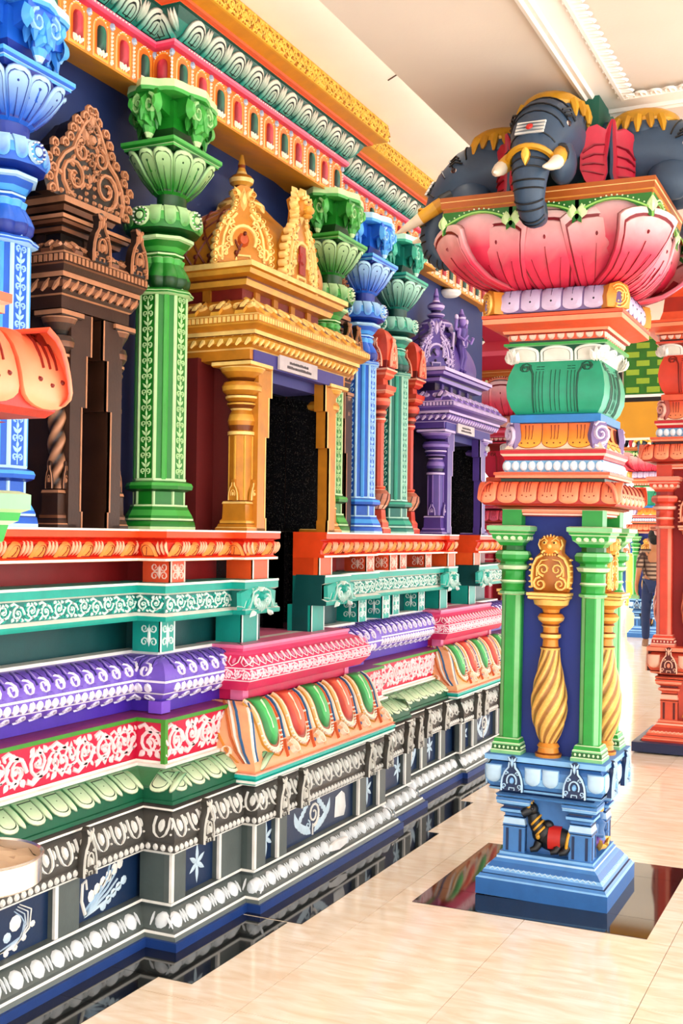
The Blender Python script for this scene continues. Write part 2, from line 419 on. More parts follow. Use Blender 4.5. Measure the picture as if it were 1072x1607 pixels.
# blue shrine wall with two door openings
BLUE = H('2b4279')
D1, D2 = 5.0, 7.83; DH = .34
mb = MB()
for y0, y1, z0, z1 in ((.6, D1-DH, 1.2, 4.0), (D1-DH, D1+DH, 2.33, 4.0), (D1+DH, D2-DH, 1.2, 4.0), (D2-DH, D2+DH, 2.28, 4.0), (D2+DH, 9.3, 1.2, 4.0), (.6, 9.3, 0, 1.05)):
    mb.box(-3.32, -3.1, y0, y1, z0, z1, BLUE)
mb.box(-6, -3.32, 9.1, 9.3, 0, 4.0, BLUE)
wall = struct(mb.build('wall_left', mat='wallpaint'), 'deep blue painted shrine wall behind the columns')
def doorway(n, c, x0, ztop):
    mb = MB(); K = (0, 0, 0)
    mb.box(-3.9, x0, c-DH-.06, c-DH, 1.05, ztop, K)            # reveals lined with black granite
    r = struct(mb.build('door_%d' % n, mat='granite'), 'doorway lined with black granite')
    for q in ((-3.9, x0, c+DH, c+DH+.06, 1.05, ztop), (-3.96, -3.9, c-DH-.06, c+DH+.06, 1.05, ztop), (-3.9, x0, c-DH, c+DH, ztop, ztop+.06), (-3.9, x0+.2, c-DH, c+DH, 1.04, 1.1)):
        m2 = MB(); m2.box(*q, K); m2.build('granite_lining', r, 'granite')
    m2 = MB(); m2.box(x0-.4, x0-.02, c-DH, c-.05, 1.1, 1.18, K); m2.build('threshold_step', r, 'granite')
doorway(1, D1, -2.876, 2.33); doorway(2, D2, -2.976, 2.28)

# ================================================================== the painted plinth
P0 = [(-2.56, .6), (-2.56, 3.67), (-2.42, 3.67), (-2.42, 4.205), (-2.355, 4.205), (-2.355, 5.795), (-2.42, 5.795), (-2.42, 6.33), (-2.50, 6.33), (-2.50, 7.18), (-2.465, 7.18), (-2.465, 8.52), (-2.5, 8.52), (-2.5, 9.3), (-4.0, 9.3)]
EA, EB = .25, .235
PA = P0[:5]+[(-2.355, D1-EA)]; PB = [(-2.355, D1+EA)]+P0[5:11]+[(-2.465, D2-EB)]; PCc = [(-2.465, D2+EB)]+P0[11:]
UP = [PA, PB, PCc]
plinth = thing('temple_plinth', 'tall stepped plinth with bright painted moulding bands below the shrine columns', 'plinth', (-2.56, 5, 0))
PI_ = Matrix.Translation((2.56, -5, 0))
def band(name, paths, prof, cols):
    mb = MB()
    for p in paths: mb.sweep(p, prof, cols)
    return mb.build(name, plinth, inv=PI_)
NAVY = H('21498a'); GREY = H('68716f'); GREYD = H('565450'); PNAVY = H('17395f')
TEAL = H('12ad9f'); TEALD = H('075b5c'); REDD = H('9c2527'); ORA = H('ee5a24'); ORL = H('ffa04c')
GRD = H('0d6a4c'); PUR = H('5a35b4'); PURL = H('8468cf'); PNK = H('d3184f'); GRF = H('4f9c33'); MAU = H('93406f')

b_strip = band('base_strip', [P0], [(0, 0), (0, .036), (-.02, .037)], [NAVY])
b_low = band('lower_moulding', [P0], [(-.012, .036), (-.018, .05), (-.022, .05), (-.024, .06), (-.04, .062), (-.062, .085), (-.085, .125), (-.097, .132), (-.097, .143), (-.075, .145), (-.075, .156), (-.11, .157)], [GREY, GREY, WHITE, GREY, GREY, GREY, GREY, GREY, GREY, WHITE, GREY])
eg = MB(); EGW = H('e8edf0')
pm = profmap([(0, 0), (-.022, .023), (-.045, .063)])
eg.pad([(u, v*1) for u, v in oval(0, .5, .031, .44, 10)], [(1, 0, EGW), (.8, .012, EGW), (.4, .018, EGW)], pm)
for sg in (-1, 1): eg.pad([(u, v) for u, v in oval(sg*.0445, .5, .0055, .4, 6)], [(1, 0, EGW), (.5, .008, EGW)], pm)
egm = eg.mesh('egg_ornament')
for x, y, rz, l, i in along(P0[:14], -.04, .107, minlen=.05): 
    if y > 2.4: inst(egm, 'egg_ornament', b_low, (x, y, .062), rz)
# dado with grey pilasters and painted navy panels
b_dado = band('dado', [P0], [(-.11, .155), (-.11, .35)], [PNAVY])
def pil(x0, x1, y0, y1, white=None):
    m2 = MB(); m2.box(x0, x1, y0, y1, .156, .348, GREY)
    o = m2.build('dado_pilaster', b_dado)
    m3 = MB(); m3.box(*white, .157, .348, WHITE); m3.build('white_edge', o)
Q = offset(P0, -.078)
def yf(x): return x
# (front x of the face, y0, y1) for each pilaster on a +X face
for seg, spans in ((0, ((1.9, 2.03), (2.56, 2.69), (3.225, 3.36))), (2, ((None, Q[2][1]+.1), (4.1, None))), (4, ((None, Q[4][1]+.1), (4.49, 4.58), (5.36, 5.46), (Q[5][1]-.1, None))), (6, ((Q[6][1], Q[6][1]+.1), (Q[7][1]-.1, None))),
                   (8, ((6.2, 6.3), (6.62, 6.72), (6.95, 7.05))), (10, ((None, Q[10][1]+.09), (7.5, 7.6), (8.05, 8.15), (Q[11][1]-.09, None))), (12, ((8.9, 9.0),))):
    fx = Q[seg][0]
    for y0, y1 in spans:
        y0 = Q[seg][1] if y0 is None else y0; y1 = Q[seg+1][1] if y1 is None else y1
        pil(fx-.035, fx, y0, y1, (fx-.01, fx+.002, y0-.002, y0+.016))
for seg in (1, 3, 9):                                    # corner blocks on the near side of each step
    (x0, y0), (x1, _) = Q[seg], Q[seg+1]
    m2 = MB(); m2.box(x0-.01, x1-.036, y0+.001, y0+.034, .156, .348, H('5c6866')); m2.build('dado_pilaster', b_dado)
# painted scrolls on the panels
LB = H('cfe2ee')
def panel_art(kind, x, y, wid, flip=1):
    m2 = MB(); mp = lambda u, v, h: (h, u*flip, v); hh = .18
    if kind == 'plume':
        for k in range(5):
            t = k/4; m2.ribbon([(-wid*.38, hh*(.06+.02*k)), (-wid*.2, hh*(.1+.06*k)), (wid*.05, hh*(.2+.13*k)), (wid*(.3-.05*k), hh*(.42+.13*k))], .015, .004, mix(LB, H('8fb6d8'), t*.6), mp)
        for k in range(6):
            m2.pad(oval(wid*(-.25+.11*k), hh*(.42+.09*k), .02, .024, 8), [(1, 0, WHITE), (.6, .004, WHITE)], mp)
            if k < 5: m2.pad(oval(wid*(-.02+.1*k), hh*(.1+.09*k), .02, .018, 8), [(1, 0, LB), (.6, .004, LB)], mp)
        m2.ribbon([(-wid*.36, hh*.1), (-wid*.43, hh*.4), (-wid*.42, hh*.75), (-wid*.36, hh*.8), (-wid*.34, hh*.6)], .018, .005, WHITE, mp)
    elif kind == 'scroll':
        for s_ in (1, -1):
            for k in range(4): m2.ribbon([(s_*wid*.02, hh*.12), (s_*wid*(.2+.03*k), hh*(.1+.05*k)), (s_*wid*(.38-.02*k), hh*(.35+.05*k)), (s_*wid*(.4-.04*k), hh*(.7-.02*k)), (s_*wid*(.26-.02*k), hh*(.88-.03*k))], .009, .003, mix(WHITE, H('8fb6d8'), k*.25), mp)
            m2.pad(oval(s_*wid*.22, hh*.55, .03, .028, 9), [(1, 0, WHITE), (.6, .004, WHITE)], mp)
            m2.pad(oval(s_*wid*.13, hh*.34, .02, .018, 8), [(1, 0, LB), (.6, .004, LB)], mp)
            for k in range(4): m2.pad(oval(s_*wid*(.12+.1*k), hh*(.05+.13*k*k*.3), .014, .012, 7), [(1, 0, WHITE), (.6, .003, WHITE)], mp)
        m2.pad(leaf(0, hh*.02, hh*.6, .03, PI/2), [(1, 0, WHITE), (.6, .004, WHITE)], mp)
    elif kind == 'flower':
        for k in range(6): m2.pad(leaf(0, hh*.5, hh*(.36 if k % 3 else .46), .022, PI/2+k*PI/3), [(1, 0, WHITE), (.5, .004, LB)], mp)
        m2.pad(oval(0, hh*.5, .01, .01, 8), [(1, .003, H('5d86a8')), (.6, .006, LB)], mp)
    elif kind == 'spray':
        m2.ribbon(spiral(.01, hh*.55, .06, .012, -PI/2, 1.6, 18), .016, .005, WHITE, mp)
        m2.ribbon(spiral(-.05, hh*.3, .026, .008, PI/2, -1.2, 10), .01, .004, LB, mp); m2.ribbon(spiral(.07, hh*.3, .024, .008, PI/2, 1.2, 10), .01, .004, LB, mp)
        for s_ in (1, -1):
            for k in range(6): m2.pad(leaf(s_*wid*(.04+.07*k), hh*(.04+.035*k*k*.35), .085, .032, PI/2-s_*(.9-.12*k)), [(1, 0, WHITE), (.5, .003, LB)], mp)
            for k in range(4): m2.pad(oval(s_*wid*(.3-.05*k), hh*(.55+.1*k), .018, .018, 7), [(1, 0, WHITE), (.5, .003, LB)], mp)
        m2.ribbon([(0, .0), (0, hh*.3)], .012, .004, WHITE, mp)
    m2.build('painted_scroll', b_dado).location = (x, y, .162)
dx = -.1095
for y in (1.7, 2.3, 2.96): panel_art('scroll', -2.56+dx, y, .44)
panel_art('plume', -2.56+dx, 3.55, .32); panel_art('flower', -2.42+dx, 3.98, .12)
panel_art('flower', -2.355+dx, 4.44, .08); panel_art('spray', -2.355+dx, 4.9, .42); panel_art('flower', -2.355+dx, 5.54, .1)
panel_art('flower', -2.42+dx, 6.12, .12); panel_art('spray', -2.50+dx, 6.47, .28); panel_art('flower', -2.5+dx, 6.84, .12); panel_art('flower', -2.465+dx, 7.42, .1); panel_art('spray', -2.465+dx, 7.83, .3)
m2 = MB(); m2.pad([(-.06, 0), (.05, -.01), (.07, .03), (.055, .1), (.02, .12), (-.05, .1)], [(1, 0, H('eef0ee')), (.9, .004, H('f4f4f2'))])
m2.build('bare_plaster_patch', b_dado).location = (-2.355-.108, 5.2, .19)
m2 = MB(); m2.pad([(-.1, 0), (.0, -.012), (.09, .0), (.1, .03), (-.02, .04), (-.09, .03)], [(1, 0, H('eef0ee')), (.9, .012, H('f4f4f2'))])
m2.build('bare_plaster_patch', b_low).location = (-2.355-.045, 5.05, .075)
# dark cornice with eggs, beads and little arches
cprof = [(-.11, .345), (-.068, .346), (-.066, .357), (-.06, .358), (-.046, .362), (-.046, .392), (-.05, .396), (-.044, .41), (-.05, .44), (-.066, .478), (-.088, .505), (-.078, .512), (-.07, .516), (-.07, .524), (-.078, .526), (-.09, .538)]
b_corn = band('dado_cornice', [P0], cprof, [GREYD, WHITE, GREYD, GREYD, GREYD, GREYD, GREYD, GREYD, GREYD, GREYD, GREYD, GREYD, WHITE, GREYD])
pm = profmap([(-.044+.044, .0), (-.006, .03), (-.022, .068), (-.03, .08)])
eg = MB(); W2 = H('dfe0dc')
eg.ribbon([(-.033, .98), (-.035, .55), (-.027, .25), (-.012, .1), (0, .06), (.012, .1), (.027, .25), (.035, .55), (.033, .98)], .011, .007, W2, pm, taper=False)
eg.pad(oval(0, .6, .015, .3, 9), [(1, 0, W2), (.7, .009, W2)], pm)
eg.pad(oval(.05, .68, .005, .24, 6), [(1, 0, W2), (.6, .006, W2)], pm); eg.pad(oval(.05, .25, .005, .06, 6), [(1, 0, W2), (.6, .006, W2)], pm)
egm2 = eg.mesh('egg_ornament')
for x, y, rz, l, i in along(P0[:14], -.044, .104, minlen=.05):
    if y > 2.4: inst(egm2, 'egg_ornament', b_corn, (x, y, .41), rz)
bd = MB(); bd.pad(oval(0, .015, .0125, .014, 8), [(1, 0, W2), (.6, .007, W2)]); bdm = bd.mesh('bead')
bs = MB()
for x, y, rz, l, i in along(P0[:14], -.046, .034, minlen=.03):
    if y < 2.4: continue
    c, s_ = math.cos(rz), math.sin(rz)
    for vv, ff in ((bd.v, bd.f),): bs.add([(x+p[0]*c-p[1]*s_, y+p[0]*s_+p[1]*c, .362+p[2]) for p in vv], ff, W2)
bs.build('bead_row', b_corn, stuff=True)
kd = kudu(.075, .175, (H('4a4640'), H('dcdcd6')), depth=.03)
for seg, ys in ((0, (2.1, 2.72, 3.34)), (2, (3.92,)), (4, (4.44, 4.64, 5.39, 5.63)), (6, (6.08, 6.25)), (8, (6.6, 6.92)), (10, (7.45, 7.62, 8.0, 8.2)), (12, (8.9,))):
    for y in ys: inst(kd, 'arch_ornament', b_corn, (Q[seg][0]+.03, y, .36), 0)
# dark green band and pale green petals
b_green = band('green_moulding', [P0], [(-.078, .536), (-.078, .55), (-.086, .552), (-.086, .59), (-.1, .596), (-.135, .622), (-.178, .648), (-.185, .65), (-.185, .662), (-.21, .663)], [GRD, GRD, GRD, GRD, H('2f8253'), H('2f8253'), H('2f8253'), WHITE, WHITE])
gp = [(0, 0), (-.014, .004), (-.049, .03), (-.092, .056)]
pm = profmap([(.012, -.012)]+gp[1:])
pt = MB(); gc = lambda u, v: mix(H('dbeccb'), H('3f9560'), (v-.15)*1.15); dk = H('1d4b34')
for u0, ww in ((0, .088), (.064, .03)):
    o = [(u0+u, v) for u, v in tongue(ww, .97 if ww > .05 else .9, 8, .0 if ww > .05 else .06, .3)]
    pt.pad(o, [(1.03, 0, dk), (1.0, .006, gc), (.8, .012, gc), (.78, .010, dk), (.72, .010, dk), (.7, .014, gc), (.35, .016, gc)] if ww > .05 else [(1.05, 0, dk), (.9, .006, gc), (.4, .012, gc)], pm)
pt.pad(oval(0, .55, .004, .02, 5), [(1, .016, dk), (.5, .017, dk)], pm)
ptm = pt.mesh('petal')
for x, y, rz, l, i in along(P0[:14], -.086, .136, minlen=.05):
    if y > 2.3: inst(ptm, 'petal', b_green, (x, y, .592), rz)
# pink band with white scrolls, framed in green
b_pink = band('scroll_band', [P0], [(-.208, .662), (-.208, .672), (-.214, .673), (-.214, .826), (-.203, .827), (-.203, .843), (-.31, .853)], [WHITE, PNK, PNK, GRF, GRF, MAU])
Qp = offset(P0, -.214)
for i in (0, 1, 2, 6, 8, 12):
    (x0, y0), (x1, y1) = Qp[i], Qp[i+1]; l = math.hypot(x1-x0, y1-y0); rz = math.atan2(y1-y0, x1-x0)-PI/2
    if i == 0: x0, y0, l = x0, 2.3, y1-2.3
    m2 = MB(); vine(m2, l-.03, .15, H('f6dfe2'), .006, .017, u0=.015, step=.13, seed=i); vine(m2, l-.03, .13, H('f6dfe2'), .005, .01, u0=.05, v0=.01, step=.1, seed=i+9)
    m2.build('white_scroll', b_pink).location = (0, 0, 0); o = b_pink.children[-1]; o.location = (x0, y0, .675); o.rotation_euler.z = rz
for i in (2, 10):
    x, y = offset(P0, -.203)[i]; m2 = MB(); m2.box(x-.02, x+.001, y-.001, y+.02, .662, .843, GRF); m2.build('frame_post', b_pink)
# violet torus
vp = [(-.30, .852), (-.295, .853), (-.295, .9), (-.29, .902), (-.25, .925), (-.222, .96), (-.214, .99), (-.218, 1.02), (-.236, 1.05), (-.275, 1.075), (-.32, 1.085), (-.335, 1.087), (-.335, 1.1), (-.40, 1.101)]
b_vio = band('violet_torus', [P0], vp, [PUR, PUR, PUR]+[PURL]*7+[PURL, WHITE, WHITE])
tp = [(p[0]+.29, p[1]-.902) for p in vp[3:11]]
pm = profmap(tp); m2 = MB(); Wv = H('eeeaf8')
sp = spiral(.002, .62, .15, .03, -PI/2, 1.1, 10)
ASP = .24    # arc length of the profile: converts v to metres
def vs_(P): return [(u, v) for u, v in P]
m2.pad([(-.042, .02), (.042, .02), (.042, .25), (.042, .5), (.042, .75), (.042, .98), (-.042, .98), (-.042, .75), (-.042, .5), (-.042, .25)], [(1, -.001, PURL), (1, .001, PURL), (.7, .002, PURL), (.35, .003, PURL)], pm)
m2.ribbon([(.004+u, .6+v/ASP) for u, v in spiral(0, 0, .03, .007, PI*.55, -1.35, 13)], .018, .008, Wv, pm)
m2.ribbon([(-.026, .62), (-.028, .74), (-.016, .87), (.004, .97)], .01, .005, H('3b2a80'), pm)
m2.ribbon([(.03, .66), (.022, .8), (.026, .95)], .008, .004, H('3b2a80'), pm)
m2.ribbon([(-.012, .72), (-.006, .84), (.012, .95)], .012, .004, H('b7a6e4'), pm)
m2.ribbon([(u*1, .13+v/ASP) for u, v in spiral(0, 0, .026, .006, -PI*.6, 1.3, 11)], .015, .008, Wv, pm)
for k in (-1, 1): m2.pad([(k*.0215+u, .335+v/ASP) for u, v in oval(0, 0, .019, .019, 9)], [(1, 0, Wv), (.7, .009, Wv)], pm)
svm = m2.mesh('curl_ornament')
for x, y, rz, l, i in along(P0[:14], -.29, .086, minlen=.05):
    if y > 2.6 and i not in (4, 10): inst(svm, 'curl_ornament', b_vio, (x, y, .902), rz)
for v in (.225, .43):
    for i in (0, 1, 2, 6, 7, 8, 12):
        f = profmap(tp)(0, v, .002); f2 = profmap(tp)(0, v+.03, .002)
        A = offset(P0, -.29+f[0]+.002); B = offset(P0, -.29+f2[0]+.002); m2 = MB()
        m2.add([(*A[i], .902+f[2]), (*A[i+1], .902+f[2]), (*B[i+1], .902+f2[2]), (*B[i], .902+f2[2])], [(0, 1, 2, 3)], Wv)
        m2.build('white_line', b_vio)
for i in (2,):
    x, y = offset(P0, -.27)[i]; m2 = MB(); m2.box(x-.06, x+.005, y-.005, y+.06, .853, .903, H('8b5fd6')); m2.build('torus_block', b_vio)
# teal storey
b_tw = band('teal_recess', UP, [(-.42, 1.09), (-.42, 1.24)], [TEALD])
b_tb = band('teal_band', UP, [(-.42, 1.235), (-.226, 1.237), (-.222, 1.243), (-.222, 1.258), (-.25, 1.27), (-.25, 1.345), (-.232, 1.353), (-.232, 1.383), (-.229, 1.384), (-.229, 1.394), (-.4, 1.395)], [TEALD, TEAL, TEAL, WHITE, H('0c8079'), WHITE, TEAL, TEAL, WHITE, TEAL])
Qt = offset(P0, -.25); TW = H('e6f5f0')
for i, a, b in ((0, 2.55, None), (1, None, None), (2, None, None), (6, None, None), (8, None, None), (12, None, 9.0)):
    (x0, y0), (x1, y1) = Qt[i], Qt[i+1]; rz = math.atan2(y1-y0, x1-x0)-PI/2
    if a: y0 = a
    l = math.hypot(x1-x0, y1-y0)
    m2 = MB(); vine(m2, l-.01, .075, TW, .006, .009, u0=.005, step=.075, seed=i+30); vine(m2, l-.02, .07, TEAL, .004, .007, u0=.03, step=.06, seed=i+50)
    m2.build('white_scroll', b_tb); o = b_tb.children[-1]; o.location = (x0, y0, 1.27); o.rotation_euler.z = rz
# monster-head brackets beside the doors
def bracket():
    m2 = MB(); dk = H('0b6f69'); mid = H('3cc4b4')
    m2.pad([(-.16, -.01), (.16, -.01), (.165, .07), (.1, .085), (0, .09), (-.1, .085), (-.165, .07)], [(1, 0, dk), (.97, .02, TEAL), (.6, .034, TEAL)])
    for sg in (1, -1):
        for k in range(3): m2.ribbon([(sg*(.03+.012*k), .085), (sg*(.075+.014*k), .07-.01*k), (sg*(.09+.018*k), .03), (sg*(.11+.016*k), -.002), (sg*(.15+.006*k), -.006+.008*k)], .013, .04-.006*k, (mix(TEAL, TW, .6), mid, mix(TEAL, TW, .5))[k])
        m2.ribbon([(sg*u, v) for u, v in spiral(.045, .03, .028, .006, PI/2, -1.3, 11)], .012, .045, TW)
        m2.pad(leaf(sg*.06, -.012, .05, .022, -PI/2+sg*.9), [(1, .03, mid), (.5, .05, TW)])
    for k in range(7): m2.pad(leaf((k-3)*.012, .03, .055-.006*abs(k-3), .014, -PI/2+(k-3)*.2), [(1, .034, dk), (.5, .05, mix(TEAL, TW, .6))])
    m2.pad(oval(0, .05, .02, .022, 10), [(1, .03, mid), (.6, .055, TEAL)])
    m2.ribbon([(-.02, .075), (0, .09), (.02, .075)], .01, .05, TW)
    return m2.mesh('bracket_head')
brm = bracket()
for x, y, s_ in ((-2.355-.25, 4.56, 1), (-2.355-.25, 5.44, 1), (-2.465-.25, 7.46, 1), (-2.465-.25, 8.2, 1)): inst(brm, 'bracket_head', b_tb, (x, y, 1.268), 0)
def post(name, par, x, y, hw, z0, z1, base, lite, carved=True, dep=.14):
    m2 = MB(); m2.box(x-dep, x, y-hw, y+hw, z0, z1, base); m2.box(x-.01, x+.002, y-hw, y-hw+.01, z0, z1, lite); m2.box(x-.01, x+.002, y+hw-.01, y+hw, z0, z1, lite)
    m2.box(x-dep*.9, x-dep*.05, y-hw-.0015, y-hw, z0, z1, base)
    o = m2.build(name, par)
    if carved:
        h = z1-z0
        for f in (0, 1):
            m3 = MB(); mp = (lambda u, v, hh: (x+hh, y+u, z0+v)) if f == 0 else (lambda u, v, hh: (x-hw+u, y-hw-hh, z0+v))
            for sg in (1, -1):
                m3.ribbon([(sg*a, b) for a, b in spiral(hw*.42, h*.3, hw*.36, hw*.1, PI, -1.2, 9)], hw*.17, .005, lite, mp)
                m3.ribbon([(sg*a, b) for a, b in spiral(hw*.42, h*.72, hw*.34, hw*.1, PI, 1.2, 9)], hw*.17, .005, lite, mp)
            m3.pad(leaf(0, h*.1, h*.8, hw*.35, PI/2), [(1, 0, lite), (.5, .006, lite)], mp)
            m3.build('carved_scroll', o)
    return o
for seg, ys in ((0, (2.86,)), (2, (4.045,)), (6, (6.05, 6.4)), (8, (6.75, 7.2))):
    for y in ys:
        post('teal_post', b_tw, P0[seg][0]-.315, y, .055, 1.1, 1.238, TEAL, TW)
for x, y in ((-2.355-.33, 4.62), (-2.355-.33, 5.33), (-2.465-.33, 7.52), (-2.465-.33, 8.14)): post('teal_post', b_tw, x+.02, y, .075, 1.1, 1.238, TEAL, TW, False)
# red and orange storey
b_rw = band('red_recess', UP, [(-.42, 1.39), (-.42, 1.49)], [REDD])
opf = [(-.42, 1.482), (-.24, 1.484), (-.236, 1.486), (-.236, 1.496), (-.262, 1.503), (-.268, 1.51), (-.25, 1.538), (-.242, 1.562), (-.262, 1.575), (-.225, 1.583), (-.225, 1.608), (-.222, 1.609), (-.222, 1.617), (-.42, 1.6174)]
b_or = band('orange_ledge', UP, opf, [ORA, ORL, WHITE, ORA, H('d8301c'), H('d8301c'), H('d8301c'), H('e23c1e'), H('e23c1e'), ORA, ORA, WHITE, H('f3d9c4')])
lt2 = MB()
for U in UP: lt2.sweep(U, [(-.4, 1.6174), (-.8, 1.6175)], [H('f3d9c4')], caps=False)
lt2.build('ledge_top', b_or)
pm = profmap([(-.006, 0), (.014, .028), (.022, .052), (.006, .064)])
m2 = MB(); oc = lambda u, v: mix(H('ffb765'), H('f2763a'), v*.8); dk = H('8c1d12')
m2.pad([(u, v) for u, v in tongue_up(.075, .84, 8, 0, .5)], [(1.06, 0, dk), (1, .004, oc), (.75, .012, oc), (.7, .01, dk), (.62, .01, oc), (.3, .014, oc)], pm)
for k in (-1, 0, 1): m2.pad([(.07+k*.014+u, v) for u, v in oval(k*.006, .5, .007, .45, 7)], [(1, 0, dk), (.85, .004, H('f7b08a')), (.4, .008, H('f9c6a6'))], pm)
m2.ribbon([(-.008, .2), (.004, .5), (.004, .62)], .005, .016, dk, pm)
opm = m2.mesh('petal')
for U in UP:
    for x, y, rz, l, i in along(U, -.262, .138, minlen=.06):
        if y > 2.5: inst(opm, 'petal', b_or, (x, y, 1.506), rz)
RW = H('f3d5c8')
for seg, ys in ((0, (2.87,)), (2, (4.045,)), (6, (6.05, 6.4)), (8, (6.75, 7.2))):
    for y in ys: post('orange_post', b_rw, P0[seg][0]-.268, y, .055, 1.394, 1.484, H('e8623a'), RW)
for x, y in ((-2.355-.268, 4.64), (-2.355-.268, 5.33), (-2.465-.268, 7.56), (-2.465-.268, 8.12)): post('orange_post', b_rw, x, y, .075, 1.394, 1.484, H('f26a2c'), WHITE, False)
# solid ends of the bands at the door mouths
for c, x, e in ((D1, -2.355, EA), (D2, -2.465, EB)):
    for sg in (-1, 1):
        ya, yb = sorted((c+sg*e, c+sg*(e+.1)))
        m2 = MB()
        m2.box(x-.42, x-.33, ya+.002, yb, 1.1, 1.24, TEALD); m2.box(x-.42, x-.25, ya+.002, yb, 1.24, 1.39, H('0a7a74'))
        m2.box(x-.42, x-.3, ya+.002, yb, 1.39, 1.49, H('d9531f')); m2.box(x-.42, x-.26, ya+.002, yb, 1.49, 1.616, H('d9531f'))
        yc, yd = sorted((c+sg*DH, c+sg*(DH+.06))); m3 = MB(); m3.box(-3.0, x-.415, yc, yd, 1.05, 1.616, (0, 0, 0)); m3.build('granite_lining', plinth, 'granite', inv=PI_)
        m2.build('door_end_block', plinth, inv=PI_)
# pink bolsters and jewelled humps under the two shrines
def shrine_base(c, xn, ha, hb, n):
    b0 = [(-3.0, c-ha), (xn-.24, c-ha), (xn-.24, c+ha), (-3.0, c+ha)]
    bp = [(0, .853), (0, .9), (.0, .902), (.05, .905), (.088, .95), (.092, .956), (.092, 1.005), (.088, 1.01), (.04, 1.06), (.0, 1.072), (0, 1.085), (.005, 1.086), (.005, 1.1), (-.5, 1.101)]
    PB_ = H('e23a76'); PL = H('f08bb0'); PWH = H('fbe3ea')
    o = MB().sweep(b0, bp, [H('dc2162'), H('dc2162'), H('dc2162'), PB_, PWH, PB_, PWH, PB_, H('e85a8e'), H('e85a8e'), PWH, PL]).build('pink_bolster', plinth, inv=PI_)
    for sub, (a, b) in enumerate(zip(b0[:3], b0[1:])):
        if sub == 2: continue
        Qb = offset(b0, .092); (x0, y0), (x1, y1) = Qb[sub], Qb[sub+1]
        if sub == 0: x0 = x1-.13
        rz = math.atan2(y1-y0, x1-x0)-PI/2; l = math.hypot(x1-x0, y1-y0)
        m2 = MB(); vine(m2, l, .045, PWH, .004, .008, step=.05, seed=sub+n*7)
        m2.build('white_scroll', o); q = o.children[-1]; q.location = (x0, y0, .958); q.rotation_euler.z = rz
        pm2 = profmap([(.0, 0), (-.044, .05)]); m4 = MB()
        m4.ribbon([(-.026, .9), (-.024, .4), (0, .1), (.024, .4), (.026, .9)], .006, .004, PWH, pm2, taper=False); m4.pad(oval(0, .55, .009, .25, 7), [(1, 0, PWH), (.6, .006, PL)], pm2)
        me = m4.mesh('scallop')
        Z = list(along([(x0, y0), (x1, y1)], 0, .06))
        for x, y, r, _, _ in Z: inst(me, 'scallop', o, (x, y, 1.01), r)
    for y in (c-ha, c+ha-.045):
        m2 = MB(); m2.box(xn-.3, xn-.235, y-.004, y+.045, .853, .903, H('f38ab4')); m2.build('bolster_block', o)
    # hump
    h0 = [(-3.0, c-hb), (xn-.215, c-hb), (xn-.215, c+hb), (-3.0, c+hb)]
    HC = H('ecb48a'); tl = H('2cc0b4')
    hp = [(0, .855), (.03, .842), (.06, .81), (.085, .76), (.1, .71), (.118, .66), (.15, .615), (.16, .6), (.16, .585)]
    hp = list(reversed(hp))
    prof = [(.1, .525), (.155, .527), (.168, .535), (.168, .546), (.16, .549), (.17, .556), (.17, .57), (.16, .574), (.172, .582)]+hp
    o = MB().sweep(h0, prof, [tl, tl, WHITE, tl, tl, tl, WHITE, H('f0a27e'), H('f0a27e')]+[HC]*9).build('jewelled_hump', plinth, inv=PI_)
    ph = [(p[0]-.16, p[1]-.585) for p in hp]; pm3 = profmap(ph)
    def gem(cola, colb, name):
        m2 = MB(); gcf = lambda u, v: mix(cola, colb, .5+.5*math.sin(u*60+v*4))
        oo = [(u, v) for u, v in tongue(.112, .72, 10, .27, .26)]
        m2.pad(oo, [(1.32, 0, H('e79a4a')), (1.28, .008, H('f6d7a0')), (1.14, .012, H('f6e6c8')), (1.12, .01, H('a85a2a')), (1.04, .012, H('a85a2a')), (1, .014, cola), (.7, .03, gcf), (.35, .036, colb)], pm3, ctr=(0, .62))
        for q in range(17):
            f = q/16; a_ = PI+PI*f; u_, v_ = .088*math.cos(a_), .62+.0*f
            v_ = .5+.34*math.sin(a_) if 0 < q < 16 else .6
            m2.pad([(u_+x, v_+y/.33) for x, y in oval(0, 0, .006, .006, 6)], [(1, .004, H('c86a3a')), (.6, .016, WHITE)], pm3)
        for sg in (1, -1): m2.ribbon([(sg*.098, .95), (sg*.1, .6), (sg*.088, .32), (sg*.05, .16), (0, .1)], .009, .009, H('d9713a') if sg > 0 else H('c9953a'), pm3, taper=False)
        m2.ribbon([(-.015, .5), (-.02, .7), (-.012, .88)], .01, .038, H('e8f6e0'), pm3)
        return m2.mesh(name)
    gems = [gem(H('1d7a3a'), H('55c070'), 'green_jewel'), gem(H('b82c25'), H('e87a5c'), 'red_jewel')]
    m5 = MB(); ast = .33
    for u0 in (-.012, .012): m5.ribbon([(u0*.5, .98), (u0, .6), (u0*1.6, .32)], .012, .01, H('2f6f9e') if u0 < 0 else H('f6ead8'), pm3, taper=False)
    m5.ribbon([(u, .14+v/ast) for u, v in spiral(.01, 0, .042, .009, PI*.75, -1.25, 12)], .02, .022, H('fbe6d2'), pm3)
    m5.ribbon([(-.02, .3), (-.05, .18), (-.07, .05)], .018, .014, H('d8744a'), pm3); m5.ribbon([(.03, .3), (.055, .16), (.05, .04)], .016, .014, H('f3c6a4'), pm3)
    m5.pad([(u, .1+v/ast) for u, v in oval(-.03, .02, .012, .012, 7)], [(1, 0, H('274f86')), (.5, .01, H('4a79b0'))], pm3)
    dvm = m5.mesh('swag')
    Qh = offset(h0, .16)
    m6 = MB()
